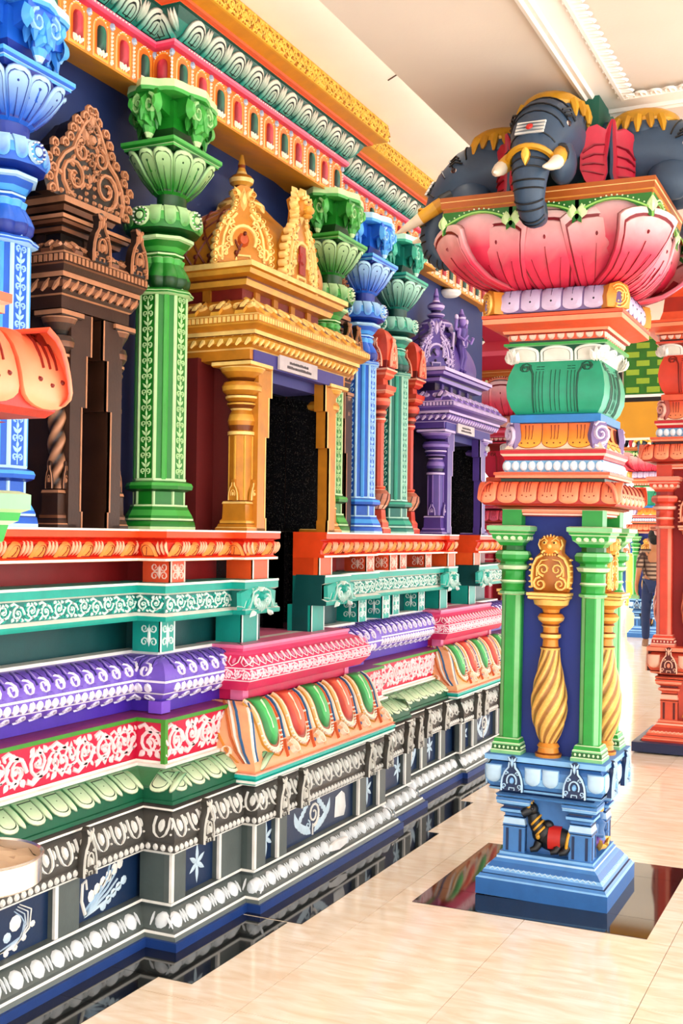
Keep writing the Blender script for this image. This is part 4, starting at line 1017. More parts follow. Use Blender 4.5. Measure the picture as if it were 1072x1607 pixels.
        cap = MB().lathe([(.118, Zt-.02, lt), (.125, Zt, pa), (.12, Zt+.015, md), (.09, Zt+.04, lt), (.06, Zt+.05, dk), (.045, Zt+.06, lt), (.065, Zt+.075, pa), (.065, Zt+.085, md), (.035, Zt+.1, dk), (.04, Zt+.115, lt), (.06, Zt+.13, pa), (.065, Zt+.15, md), (.05, Zt+.168, dk), (.032, Zt+.175, pa), (.025, Zt+.19, lt), (.018, Zt+.21, H('9c4a20') if not figure else md), (.02, Zt+.225, lt), (.008, Zt+.28, md)], 18, cx=.13)
        cap.build('finial', t, mat)
        for k_ in range(8):
            a = k_*PI/4; m2 = MB(); m2.pad(leaf(0, 0, .09, .05, PI/2), [(1, -.01, md), (.6, .014, pa)]) if k_ == 0 else None
            if k_ == 0: lf = m2.mesh('dome_leaf', mat)
            o = inst(lf, 'dome_leaf', dm, (.13+.13*math.cos(a), .13*math.sin(a), Zt-.06), a); o.rotation_euler = (0, -.35, a)
        kb = kudu(.28, .37, (md, pa, H('c9622e') if not figure else lt), 'arch_ornament', mat, .04, big=True)
        for sg in (-1, 1):
            inst(kb, 'arch_ornament', dm, (D-.03, -(A-.02), z0) if sg < 0 else (D*.45, A+.02, z0), -PI/4 if sg < 0 else PI/2, sc_=hz)
        tn = MB().box(D-.06, D+.03, -.13, .13, z0, z0+.06, md); tn.build('porch_step', t, mat)
        if not figure:
            kc = kudu(.34, .46, (md, pa, H('a83226')), 'front_arch', mat, .05, big=True); o = inst(kc, 'front_arch', t, (D+.03, 0, z0-.03), 0)
            hd = MB(); hd.ell((.05, 0, .4), (.045, .052, .055), md, 12, 8); hd.ell((.09, 0, .38), (.03, .036, .024), lt, 10, 6); hd.ell((.085, 0, .352), (.025, .03, .012), lt, 10, 6)
            for sg in (1, -1):
                hd.ell((.088, sg*.022, .415), (.014, .014, .012), pa, 8, 5); hd.ell((.1, sg*.022, .415), (.005, .006, .006), dk, 6, 4); hd.tube([(.06, sg*.01, .435), (.09, sg*.024, .44), (.08, sg*.045, .43)], .008, pa, 5)
                for k_ in range(5): hd.pad(leaf(sg*.045, .36+.022*k_, .05, .026, (PI/2-sg*(1.5-.25*k_))), [(1, .03, md), (.5, .055, pa)])
            for k_ in range(3): hd.pad(leaf((k_-1)*.022, .43, .07-.015*abs(k_-1), .03, PI/2-(k_-1)*.35), [(1, .04, md), (.5, .075, pa)])
            inst(hd.mesh('lion_mask', mat), 'lion_mask', o)
            nd = MB().box(.055, .062, -.03, .03, .06, .2, H('a8342c')); inst(nd.mesh('niche_panel', mat), 'niche_panel', o)
        else:
            fg = MB()
            fg.tube([(0, 0, .2), (.005, 0, .27), (.0, 0, .34), (0, 0, .365)], [.045, .038, .05, .022], md, 10); fg.ell((.005, 0, .4), (.03, .028, .038), lt, 10, 8)
            fg.lathe([(.03, .42, pa), (.034, .435, md), (.02, .46, lt), (.008, .5, pa)], 10)
            for sg in (1, -1):
                fg.tube([(0, sg*.02, .21), (.015, sg*.03, .12), (.0, sg*.03, .03), (.02, sg*.032, .005)], [.028, .022, .016, .016], md, 8)
                fg.tube([(0, sg*.05, .335), (.01, sg*.085, .27), (.05, sg*.075, .24), (.07, sg*.06, .28)], [.018, .014, .012, .012], lt, 7)
                fg.tube([(-.01, sg*.05, .33), (-.01, sg*.1, .33), (0, sg*.11, .4)], [.016, .012, .012], lt, 7); fg.ell((0, sg*.11, .42), (.016, .02, .022), pa, 8, 5)
                fg.tube([(-.02, sg*.1, .0), (-.02, sg*.13, .15), (-.02, sg*.11, .3)], .01, pa, 6)
            for k_ in range(4): fg.lathe([(.046, .2+.02*k_*0, pa)]*2, 10) if False else None
            fg.tube(arc3(.05, .05, .25), .007, pa, 5)
            o = inst(fg.mesh('standing_figure', mat), 'standing_figure', t, (D+.03, 0, z0+.02)); o.scale = (1, 1, hz)
            bk = MB().box(D-.12, D-.02, -.1, .1, z0, z0+.3, md); bk.build('porch_block', t, mat)
    else:
        z1 = z(2.868)
        U2 = [(0, -A*.8), (D-.02, -A*.8), (D-.02, A*.8), (0, A*.8)]
        MB().sweep(U2, [(-.02, z1), (-.02, z1+.025), (.02, z1+.03), (.03, z1+.05), (.045, z1+.055), (.045, z1+.08), (-min(A*.8, D-.02)+.02, z1+.081)], [dk, md, lt, md, pa, md]).build('top_slab', t, mat)
        fl_ = inst(flame(2*A+pw, .4, (dk, pa), mat), 'flame_pediment', t, (D-.02, 0, z1+.08), 0)
        bk = MB()
        bk.pad([(u, v) for u, v in ((A+pw*.24, 0), (A+pw*.35, .16), (A*.6, .25), (0, .36), (-A*.6, .25), (-A-pw*.35, .16), (-A-pw*.24, 0))], [(1, -.14, dk), (1, -.02, dk), (.98, -.019, dk)], ctr=(0, .15))
        inst(bk.mesh('pediment_back', mat), 'pediment_back', t, (D-.04, 0, z1+.08))
        kb = kudu(.11, .2, (dk, pa), 'arch_ornament', mat, .03)
        for y in (-A*.3, A+.03): inst(kb, 'arch_ornament', so, (D+ov*.75, y, z(2.59)), 0)
    if roof == 'dome' and not figure:
        tip = MB()
    return t
def arc3(r, y, z): return [(.03, r*math.cos(a)*1.0, z+.05*math.sin(a)) for a in [PI+PI*i/8 for i in range(9)]]
GOLD = (H('83480e'), H('c98a2a'), H('e0ad4c'), H('f6d68e')); BRZ = (H('24150d'), H('4a2f20'), H('86593d'), H('c08c6a')); VIO = (H('2a1a4c'), H('5e4696'), H('9379bf'), H('cdbbe0'))
aedicule('shrine_doorway', 'golden shrine doorway with domed roof, finial and lion mask over the arch', 'shrine', D1, -3.1, .42, .40, .19, 1.0, GOLD, panel=H('6e1414'))
aedicule('shrine_doorway', 'purple shrine doorway with latticed dome and a small standing figure', 'shrine', D2, -3.1, .42, .30, .19, .93, VIO, panel=H('2a1640'), figure=True, mat='enamel')
aedicule('pediment_niche', 'bronze coloured niche with twisted columns and a flame pediment beside the green column', 'niche', 3.68, -3.1, .17, .20, .1, 1.08, BRZ, twisted=True, roof='flame', door=.09, jd=.17)
aedicule('pediment_niche', 'bronze coloured niche mostly hidden behind the golden roof, beside a blue column', 'niche', 6.08, -3.1, .075, .18, .06, 1.08, BRZ, twisted=True, roof='flame', door=.04, jd=.17, pw=.06)

# pot pilasters
def pot_pilaster(label, loc, pal):
    dk, md, lt, pa = pal; t = thing('pot_pilaster', label, 'pilaster', loc, group='coral pot pilasters')
    MB().square([(.075, 0, md), (.075, .03, pa), (.06, .04, md), (.06, .07, lt), (.045, .09, md), (.04, .15, dk)]).build('base', t)
    p = MB().lathe([(.035, .145, dk), (.05, .155, pa), (.075, .18, H('c98a6a')), (.09, .215, H('c07a5c')), (.088, .25, H('b86a4e')), (.06, .275, pa), (.045, .28, md), (.055, .292, lt), (.05, .3, dk)], 20).build('pot', t)
    nt_ = MB()
    for k in range(10):
        a = k*PI/5; nt_.tube([(r*math.cos(a+s_), r*math.sin(a+s_), z_) for r, z_, s_ in ((.052, .158, 0), (.078, .182, .15), (.093, .215, .3), (.09, .25, .45))], .004, H('5a2a20'), 4)
    nt_.build('pot_net', p)
    MB().lathe([(.035, .295, md), (.035, .72, md)], 16, poly=lambda a: 1+.08*abs(math.cos(4*a))).build('shaft', t)
    MB().lathe([(.036, .7, md), (.05, .72, pa), (.05, .73, md), (.04, .74, dk), (.055, .76, lt), (.055, .775, md), (.045, .785, dk), (.075, .81, md), (.085, .835, lt), (.08, .855, md), (.05, .87, dk)], 18).build('capital', t)
    MB().square([(.05, .865, md), (.085, .885, lt), (.085, .9, pa), (.095, .905, md), (.1, .935, pa), (.05, .94, md), (.045, .985, md)]).build('abacus', t)
    h = MB().square([(.06, .98, md), (.085, 1.0, lt), (.085, 1.015, md), (.105, 1.03, pa), (.105, 1.04, md), (.09, 1.045, dk), (.1, 1.09, md), (.105, 1.15, md), (.1, 1.2, md), (.08, 1.25, md), (.045, 1.29, lt), (.0, 1.31, pa)]).build('roof_house', t)
    km = kudu(.13, .19, (md, pa), 'arch_ornament', depth=.015)
    for k in range(4): a = k*PI/2; inst(km, 'arch_ornament', h, (.098*math.cos(a), .098*math.sin(a), 1.05), a)
    t.scale = (.8, .8, 1)
    return t
COR = (H('8c2a18'), H('de5c3c'), H('ef8a68'), H('f7c4aa'))
pot_pilaster('coral pot pilaster standing between the blue column and the teal column', (-2.88, 6.605, ZL), COR)
pot_pilaster('coral pot pilaster standing between the teal column and the purple doorway', (-2.88, 7.11, ZL), (H('6c1a12'), H('c8452e'), H('dd6a4c'), H('eea890')))
# name boards over the two doors: pale boards with two lines of small dark writing
def sign(label, x, y, z, w_, h_):
    t = thing('name_board', label, 'sign', (x, y, z))
    MB().box(-.012, 0, -w_/2, w_/2, 0, h_, H('cfc6c8')).build('board', t)
    m2 = MB(); r = random.Random(3)
    for zz, a, b in ((.62, -.5, .5), (.3, -.62, .62)):
        u = a*w_/2
        while u < b*w_/2:
            ln = r.uniform(.006, .014); m2.box(.0002, .0015, u, u+ln, h_*zz-.006, h_*zz+.006+r.uniform(-.002, .002), H('4a4048')); u += ln+.004
    m2.build('writing', t, stuff=True)
sign('pale name board fixed under the golden roof', -3.1+.40+.111, D1-.06, 2.39, .4, .07)
sign('white name board fixed under the purple roof', -3.1+.30+.111, D2-.1, 2.335, .36, .068)
# small round ceiling lamp under the far end of the cornice
t = thing('ceiling_lamp', 'small round white lamp under the far end of the cornice', 'lamp', (-3.05, 8.35, 3.535))
MB().lathe([(.06, -.05, H('f4f2ee')), (.085, -.03, H('f4f2ee')), (.085, -.012, H('dcd8d2')), (.07, 0, H('dcd8d2'))], 24).build('lamp_body', t, 'plaster')
MB().lathe([(.05, -.054, WHITE), (.058, -.049, WHITE)], 24).build('diffuser', t, 'plaster')
# ================================================================== the free-standing pillars
MAIN = dict(b0=H('3d79b8'), b1=H('5590cc'), b2=H('8fc3ee'), b3=H('c4e2f8'), bd=H('173a66'), core=H('16398f'), g0=H('14702c'), g1=H('2fa648'), g2=H('8fcf96'), g3=H('d6efca'), y0=H('8a4a14'), y1=H('e0993e'), y2=H('f7cf7c'),
            c0=H('b8331c'), c1=H('f06a40'), c2=H('fba27c'), c3=H('fbd8c4'), t0=H('0b5f4a'), t1=H('2aa583'), slab=H('2e87c8'), l0=H('8a74a4'), l1=H('d9c8e2'), o0=H('e8731c'), o1=H('ffb648'), p0=H('c80c34'), p1=H('e84a6c'), p2=H('f3d0ce'), red=H('c9182e'), gf=H('b5651d'), dkg=H('1d4a2c'), gs0=H('2f7d2e'), gs1=H('a4d977'), plinth=None)
REDP = dict(MAIN); 
for k_, v_ in dict(b0='c9482e', b1='e2684a', b2='ef9a7c', b3='f6c9b2', bd='6c1712', core='9c1a18', g0='a82a1c', g1='de5840', g2='f09a80', g3='f8d2c0', y0='8c2a1c', y1='e0704e', y2='f3b093', t0='8c2418', t1='d8503a', slab='e06848', l0='a8483c', l1='eeb8a8', o0='e0502c', o1='f49a6c', dkg='5c1812', gs0='b8402a', gs1='f0a080').items(): REDP[k_] = H(v_)
PNKP = dict(REDP)
for k_, v_ in dict(c1='d83a58', c2='e87088', g1='d03a50', g2='ec90a0', t1='c8304a').items(): PNKP[k_] = H(v_)
def rotk(k, x, y=0):
    a = k*PI/2; return (x*math.cos(a)-y*math.sin(a), x*math.sin(a)+y*math.cos(a))
def place4(me, name, par, x, z, ys=(0,), sc_=1, faces=(0, 1, 2, 3)):
    for k in faces:
        for y in ys:
            px, py = rotk(k, x, y); inst(me, name, par, (px, py, z), k*PI/2, sc_=sc_)
def elephant(c):
    """elephant head looking out along +X; returns (name, mesh, sub-parts)"""
    sk = H('435a72'); dk = H('10161e'); lt = H('5c7188'); red = H('c01840'); gold = H('d8a52c'); iv = H('f2e6d2')
    b = MB()
    # skull, brow and cheeks as one lofted body running from the neck to the trunk tip
    path = [(.1, 3.33, .12, .17), (.25, 3.355, .14, .165), (.38, 3.36, .143, .152), (.49, 3.325, .135, .14), (.57, 3.27, .116, .115), (.628, 3.2, .096, .092), (.662, 3.13, .08, .076), (.678, 3.06, .07, .066), (.672, 2.995, .062, .058), (.64, 2.952, .056, .052), (.595, 2.937, .05, .047), (.552, 2.947, .045, .041), (.528, 2.975, .038, .035), (.532, 3.008, .032, .029), (.558, 3.018, .026, .023), (.574, 2.998, .018, .018)]
    rs = []; n = 20
    for i, (x, z, ry, rz) in enumerate(path):
        a = path[max(i-1, 0)]; e = path[min(i+1, len(path)-1)]; tx, tz = e[0]-a[0], e[1]-a[1]; l = math.hypot(tx, tz); tx, tz = tx/l, tz/l
        rs.append([(x-tz*rz*math.sin(2*PI*q/n), ry*math.cos(2*PI*q/n), z+tx*rz*math.sin(2*PI*q/n)) for q in range(n)])
    b.rings(rs, sk)
    for sg in (1, -1):
        b.ell((.33, sg*.06, 3.43), (.14, .08, .085), sk, 14, 9)                  # twin domes of the head
        b.ell((.47, sg*.08, 3.2), (.11, .058, .1), sk, 12, 8)                      # cheeks
    body = b.mesh('elephant_head', 'enamel', 60); parts = []
    # dark wrinkles over the trunk
    for i in (2.7, 3.3, 3.9, 4.9, 5.5, 6.0, 6.5, 7, 7.5, 8, 8.6, 9.2, 9.8):
        j = int(i); f = i-j; g = lambda q: path[j][q]*(1-f)+path[j+1][q]*f
        x, z, ry, rz = g(0), g(1), g(2)*1.01, g(3)*1.012; tx, tz = path[j+1][0]-path[j][0], path[j+1][1]-path[j][1]; l = math.hypot(tx, tz); tx, tz = tx/l, tz/l
        m2 = MB().tube([(x-tz*rz*math.sin(a), ry*math.cos(a), z+tx*rz*math.sin(a)) for a in [PI*.1+PI*.8*q/12 for q in range(13)]], .004, dk, 5)
        parts.append(('wrinkle', m2.mesh('wrinkle')))
    for sg in (1, -1):
        m2 = MB(); o = [(0, .02), (.05, .1), (.1, .12), (.155, .1), (.19, .15), (.175, .05), (.16, -.03), (.165, -.1), (.13, -.19), (.08, -.2), (.03, -.15), (0, -.1)]
        mp = lambda u, v, h: (.31-.32*u+h+.012*math.sin(u*30), sg*(.118+.62*u), 3.3+v*.9)
        m2.pad(o, [(1, -.02, sk), (1.04, -.005, sk), (1.0, .008, red), (.6, .0, red)], mp)
        for q in range(4): m2.ribbon([(.02, -.02-.03*q), (.09, .02-.045*q), (.15, .03-.05*q)], .012, .012, H('8a0f2e'), mp)
        parts.append(('ear', m2.mesh('ear')))
        m2 = MB().tube([(.55, sg*.085, 3.22), (.63, sg*.108, 3.17), (.7, sg*.118, 3.125), (.77, sg*.114, 3.09), (.83, sg*.1, 3.07)], [.036, .034, .03, .02, .006], [H('d69a20'), H('e8b53c'), iv, iv], 10)
        parts.append(('tusk', m2.mesh('tusk')))
        m2 = MB().tube([(.55, sg*.085, 3.22), (.6, sg*.1, 3.19)], .042, dk, 10); parts.append(('tusk_ring', m2.mesh('tusk_ring')))
        m2 = MB(); m2.ell((.53, sg*.118, 3.335), (.024, .01, .014), H('d8c8bc'), 10, 6); m2.ell((.536, sg*.1235, 3.336), (.014, .008, .013), H('4a1a10'), 8, 5); m2.ell((.537, sg*.129, 3.337), (.006, .005, .007), dk, 6, 5)
        parts.append(('eye', m2.mesh('eye')))
        m2 = MB()
        for q in (0, 1, 2): m2.tube([(.49+.01*q, sg*(.137-.002*q), 3.36+.014*q), (.525, sg*(.135-.006*q), 3.372+.016*q), (.56, sg*(.12-.01*q), 3.358+.016*q)], .005, dk, 5)
        parts.append(('eyelid', m2.mesh('eyelid')))
    m2 = MB()
    m2.ell((.33, 0, 3.47), (.165, .14, .075), gold, 18, 8)
    for q in range(15):
        a = PI*.3+PI*1.4*q/14; m2.tube([(.33+.155*math.cos(a), .135*math.sin(a), 3.475), (.33+.178*math.cos(a), .15*math.sin(a), 3.44), (.33+.186*math.cos(a), .155*math.sin(a), 3.4+.015*(q % 2))], [.02, .018, .006], mix(gold, H('8a5a10'), .3*(q % 2)), 6)
    parts.append(('gilded_headdress', m2.mesh('gilded_headdress', 'gold')))
    m2 = MB().tube([(.645+.1*math.cos(a), .1*math.sin(a), 3.14+.05*math.cos(a)) for a in [-1.5+3*q/12 for q in range(13)]], .014, gold, 6)
    m2.pad(leaf(0, 3.19, .08, .035, -PI/2), [(1, .71, gold), (1, .752, gold), (.5, .762, H('f0cc60'))]); parts.append(('trunk_band', m2.mesh('trunk_band', 'gold')))
    m2 = MB(); mp = lambda u, v, h: (.689-.66*v+h-3.2*u*u, u, 3.285+v)
    m2.pad([(-.06, -.03), (.06, -.03), (.06, .032), (-.06, .032)], [(1, 0, WHITE), (1, .012, WHITE)], mp)
    for q in (-1, 0, 1): m2.ribbon([(-.06, q*.018-.0), (-.03, q*.018), (.0, q*.018), (.03, q*.018), (.06, q*.018)], .004, .015, H('8a9098'), mp, taper=False)
    m2.pad(oval(0, 0, .016, .016, 10), [(1, .012, H('c8201c')), (.6, .02, H('d83020'))], mp); parts.append(('forehead_mark', m2.mesh('forehead_mark')))
    return body, parts
ELE = elephant(0)
def bull():
    k = H('171a1f'); k2 = H('2c3138'); au = H('e0ac38'); rd = H('c8281e')
    b = MB()
    b.ell((.0, .03, .085), (.055, .13, .075), k, 16, 10); b.ell((0, -.05, .11), (.05, .07, .07), k, 12, 8); b.ell((0, -.02, .165), (.03, .035, .03), k, 10, 7)
    b.tube([(0, -.07, .13), (.005, -.1, .18), (.01, -.112, .225)], [.05, .044, .036], k, 12); b.ell((.02, -.12, .25), (.036, .042, .042), k, 14, 9); b.tube([(.03, -.125, .248), (.045, -.15, .232), (.055, -.168, .222)], [.03, .026, .02], k2, 10)
    for y in (-.07, .05, .1): b.tube([(.03, y, .055), (.055, y-.012, .028), (.06, y-.04, .02)], [.028, .022, .015], k, 8)
    for sg in (1, -1): b.ell((.02+sg*.03, -.105, .262), (.02, .012, .011), k2, 8, 5); b.tube([(.02+sg*.014, -.115, .285), (.02+sg*.02, -.118, .3), (.02+sg*.012, -.12, .312)], [.008, .006, .002], H('c9a24a'), 6)
    body = b.mesh('bull_figure', 'enamel', 60); parts = []
    m = MB(); m.rings([[(x*1.08, y, .085+z*1.08) for x, z in arc(0, 0, .055, .075, -.6, PI+.6, 12)] for y in (-.01, .03, .065)], rd, False, False); parts.append(('saddle_cloth', m))
    m = MB()
    for q in range(3): m.tube([(.052*math.cos(a)*(1+.1*q)+.003, -.092+.016*q+.026*math.sin(a), .185-.028*q+.03*math.sin(a)) for a in [-PI*.6+PI*1.2*j/12 for j in range(13)]], .007, au, 6)
    m.ell((.045, -.07, .1), (.014, .014, .018), au, 8, 6); parts.append(('bell_collar', m))
    m = MB().tube([(.06*math.cos(a), .105+.01*math.sin(a), .085+.07*math.sin(a)) for a in [-1.2+2.6*j/12 for j in range(13)]], .009, au, 6); parts.append(('tail_band', m))
    m = MB(); m.ell((.045, -.128, .268), (.014, .014, .016), au, 8, 6); m.tube([(.05, -.14, .258), (.055, -.155, .243)], .006, au, 6); parts.append(('forehead_plate', m))
    return body, [(n, q.mesh(n, 'gold' if n != 'saddle_cloth' else 'enamel', 60)) for n, q in parts]
def deity():
    b = MB(); pu = H('7a4fa0'); go = H('e6b650'); sk_ = H('5c87b8')
    b.ell((.02, 0, .04), (.04, .09, .035), pu, 12, 7); b.tube([(.02, 0, .05), (.02, 0, .1), (.02, 0, .14), (.02, 0, .16)], [.045, .035, .045, .018], sk_, 10); b.ell((.025, 0, .185), (.026, .026, .032), sk_, 10, 7)
    b.lathe([(.03, .2, go), (.034, .215, go), (.015, .245, go), (.004, .265, go)], 10, cx=.02)
    for sg in (1, -1): b.tube([(.02, sg*.045, .135), (.03, sg*.08, .09), (.06, sg*.05, .08)], [.016, .013, .01], sk_, 7); b.tube([(.03, sg*.03, .04), (.06, sg*.09, .03), (.065, sg*.02, .02)], [.026, .022, .012], go, 7)
    return b.mesh('seated_figure', 'enamel', 60), []
def pillar(label, loc, p, tilt=0, small=False, statue='bull', group='carved hall pillars', plain=False, heads=True):
    t = thing('pillar', label, 'pillar', loc, group=group); t.rotation_euler = (0, tilt, 0)
    S = lambda name, prof, mat='enamel', par=None: MB().square(prof).build(name, par or t, mat)
    b0, b1, b2, b3, bd = p['b0'], p['b1'], p['b2'], p['b3'], p['bd']
    # ---- pedestal
    S('base_step', [(.295, 0, b0), (.295, .072, b2), (.287, .078, b1), (.28, .09, bd), (.272, .092, b1), (.268, .105, b2), (.255, .118, b0), (.238, .14, b1), (.222, .152, b3), (.222, .162, b1), (.212, .168, b2), (.212, .18, b1)])
    zz = MB()
    for k in range(4):
        pts = []
        for j in range(41):
            u = -.24+.48*j/40; x, y = rotk(k, .2625-.006*(j % 2), u); pts.append((x, y, .109+.007*(j % 2)))
        zz.tube(pts, .0045, b3, 4)
    zz.build('zigzag_line', t)
    S('pedestal_block', [(.165, .178, b0), (.165, .5, b0)])
    nm_ = MB(); nm_.pad([(u, .015+v) for u, v in tongue_up(.21, .235, 10, 0, .05)], [(1, 0, bd), (1, .004, bd), (.96, .003, mix(b0, b1, .5))])
    place4(nm_.mesh('niche_panel'), 'niche_panel', t, .1652, .178)
    pi_ = MB().square([(.05, .0, b1), (.05, .11, b2), (.054, .114, bd), (.05, .118, b1), (.052, .125, b3), (.046, .15, b2), (.05, .155, bd), (.044, .16, b1), (.044, .17, b1), (.062, .18, b2), (.062, .192, b0), (.05, .196, bd), (.05, .205, b1), (.075, .218, b2), (.075, .228, b3), (.078, .232, b1), (.078, .245, b2)])
    for sx in (-1, 1):
        for sy in (-1, 1): pi_.box(sx*.0505-.002, sx*.0505+.002, sy*.03-.006, sy*.03+.006, .005, .105, bd); pi_.box(sy*.03-.006, sy*.03+.006, sx*.0505-.002, sx*.0505+.002, .005, .105, bd)
    pm_ = pi_.mesh('pedestal_pilaster')
    for sx in (-1, 1):
        for sy in (-1, 1): inst(pm_, 'pedestal_pilaster', t, (sx*.15, sy*.15, .18))
    co = S('pedestal_cornice', [(.2, .425, bd), (.225, .43, b1), (.23, .44, b2), (.21, .445, bd), (.215, .455, b1), (.25, .465, b2), (.255, .475, bd), (.25, .48, b1), (.262, .5, b2), (.268, .53, b1), (.262, .565, b0), (.245, .59, bd), (.25, .595, b1), (.272, .6, b2), (.272, .622, b1), (.265, .626, b1)])
    eg_ = MB(); eg_.pad([(u, v) for u, v in tongue(.07, .075, 8, 0, .03)], [(1.1, 0, bd), (1, .006, b2), (.6, .012, b3)]); egm_ = eg_.mesh('egg_ornament')
    place4(egm_, 'egg_ornament', co, .264, .5, (-.05, .03, -.23, .23) if not small else (0,))
    place4(kudu(.1, .155, (bd, b3, b2), 'arch_ornament', depth=.02), 'arch_ornament', co, .262, .47, (-.14, .14))
    if not small:
        m_, ps = bull() if statue == 'bull' else deity()
        k = 3
        o = inst(m_, m_.name.split('.')[0], t, rotk(3, .168, .015)+(.188,), 3*PI/2, sc_=.76)
        for n_, q in ps: inst(q, n_, o)
        m_, ps = deity(); o = inst(m_, 'seated_figure', t, rotk(0, .165)+(.195,), 0, sc_=.85)
    # ---- shaft storey
    S('core', [(.165, .62, p['core']), (.165, 1.74, p['core'])], 'wallpaint')
    g0, g1, g2, g3 = p['g0'], p['g1'], p['g2'], p['g3']; r8 = 1/math.cos(PI/8)
    oc = lambda prof: MB().lathe([(a*r8, z_, c_) for a, z_, c_ in prof], 8, PI/8)
    cs_ = oc([(.046, .0, g1), (.046, .72, g1)])
    for k in range(4):
        a = PI/4+k*PI/2; c_, s_ = math.cos(a), math.sin(a); cs_.add([(.0465*c_-e*s_, .0465*s_+e*c_, z_) for e in (-.012, .012) for z_ in (.03, .72)], [(0, 1, 3, 2)], g2)
    sh_ = cs_.mesh('column_shaft')
    cb = MB().square([(.07, 0, g2), (.07, .014, g3), (.066, .018, g0), (.064, .04, g2), (.064, .046, g3), (.06, .05, g1), (.056, .066, g3), (.05, .07, g1)])
    for k in range(4):
        for j in range(6): x, y = rotk(k, .064, -.05+.02*j); cb.ell((x, y, .029), (.006, .006, .007), g3, 6, 4)
    cc_ = oc([(.046, .712, g3), (.058, .718, g2), (.058, .728, g1), (.048, .735, g1), (.05, .765, g2), (.056, .772, g3), (.05, .78, g1), (.05, .82, g1), (.062, .828, g3), (.07, .845, g2), (.055, .852, g1), (.055, .862, g1), (.075, .875, g1), (.078, .895, g2), (.07, .91, g1), (.05, .915, g0), (.05, .94, g1)])
    cc_.square([(.05, .935, g1), (.06, .95, g2), (.078, .965, g1), (.082, .985, g3), (.09, .99, g1), (.092, 1.0, g3), (.1, 1.004, g2), (.1, 1.022, g3), (.09, 1.026, g2), (.045, 1.027, g1), (.045, 1.1, g1)])
    cbm, ccm = cb.mesh('base'), cc_.mesh('capital')
    lobe = MB().pad(oval(0, 0, .016, .012, 8), [(1, 0, g3), (.6, .008, g3)]).mesh('bead')
    for sx in (-1, 1):
        for sy in (-1, 1):
            o = inst(sh_, 'column_shaft', t, (sx*.182, sy*.182, .626)); inst(cbm, 'base', o); inst(ccm, 'capital', o)
            if not small:
                for k in range(4):
                    for y in (-.05, -.017, .017, .05): x_, y_ = rotk(k, .075, y); inst(lobe, 'bead', o, (x_, y_, .97), k*PI/2)
    # twisted balusters
    y0, y1, y2 = p['y0'], p['y1'], p['y2']; N = 72; J = 60
    prf = [(0, .034), (.08, .05), (.2, .068), (.35, .078), (.5, .077), (.65, .066), (.8, .052), (.92, .043), (1, .04)]
    def rr(v):
        for (a, ra), (b_, rb) in zip(prf, prf[1:]):
            if v <= b_: return ra+(rb-ra)*(v-a)/(b_-a)
        return prf[-1][1]
    tw = MB(); rs = []; cl = []
    for j in range(J+1):
        v = j/J; zz_ = .06+.42*v; R_ = []; cR = []
        for k in range(N):
            a = 2*PI*k/N; q = math.cos(8*a*.999-(v*11)); q = q*q*q if q > 0 else q
            R_.append((rr(v)*(1+.05*math.cos(9*a-v*30))*math.cos(a), rr(v)*(1+.05*math.cos(9*a-v*30))*math.sin(a), zz_)); cR.append(mix(y0, y2, .2+1.1*min(1, max(0, .5+.9*math.cos(9*a-v*30)))) if math.cos(9*a-v*30) < .55 else mix(y1, y2, .6))
        rs.append(R_); cl.append(cR)
    for j in range(J): tw.add(rs[j]+rs[j+1], [(k, (k+1) % N, N+(k+1) % N, N+k) for k in range(N)], cl[j]+cl[j+1])
    twm = tw.mesh('baluster', 'gold', 60)
    tb = MB().lathe([(.058, 0, y1), (.06, .014, y0), (.048, .02, y1), (.044, .04, y2), (.05, .046, y1), (.04, .062, y1)], 18).mesh('base', 'gold')
    tc_ = MB().lathe([(.042, .475, y2), (.046, .484, y0), (.036, .49, y1), (.034, .52, y1), (.046, .53, y2), (.046, .545, y0), (.034, .552, y1), (.034, .575, y2), (.042, .582, y0), (.036, .59, y1), (.055, .605, y2), (.06, .62, y1), (.05, .635, y0), (.036, .64, y1), (.04, .655, y1), (.075, .675, y2), (.082, .7, y1)], 18); tc_.square([(.075, .698, y1), (.085, .704, y2), (.085, .714, y0), (.09, .718, y2), (.09, .73, y1), (.04, .732, y1)])
    tcm = tc_.mesh('capital', 'gold')
    cr = MB(); hw, hh = .088, .25
    o_ = [(.075, 0), (.09, .05), (.088, .11), (.075, .15), (.05, .175), (.05, .2), (.055, .23), (.035, .25)]
    o_ = o_+[(-u, v) for u, v in reversed(o_)]
    cr.pad(o_, [(1, -.03, y0), (1, .02, y1), (.93, .026, mix(y0, y1, .4))], ctr=(0, .11)); mp = lambda u, v, h: (.024+h, u, v)
    for sg in (1, -1):
        cr.ribbon([(sg*u, v) for u, v in spiral(.045, .035, .032, .006, PI/2, -1.5, 14)], .014, .014, y2, mp); cr.ribbon([(sg*u, v) for u, v in spiral(.03, .1, .03, .006, -PI/2, 1.4, 12)], .013, .014, y2, mp)
        cr.ribbon([(sg*.08, .02), (sg*.084, .07), (sg*.08, .115), (sg*.062, .15), (sg*.035, .165)], .014, .012, y2, mp, taper=False); cr.ribbon([(sg*.06, .07), (sg*.06, .11), (sg*.04, .14), (sg*.01, .145)], .011, .014, y2, mp)
        for q in range(6): cr.pad(leaf(sg*.08, .02+.025*q, .022, .012, 0 if sg > 0 else PI), [(1, 0, y1), (.5, .01, y2)], mp)
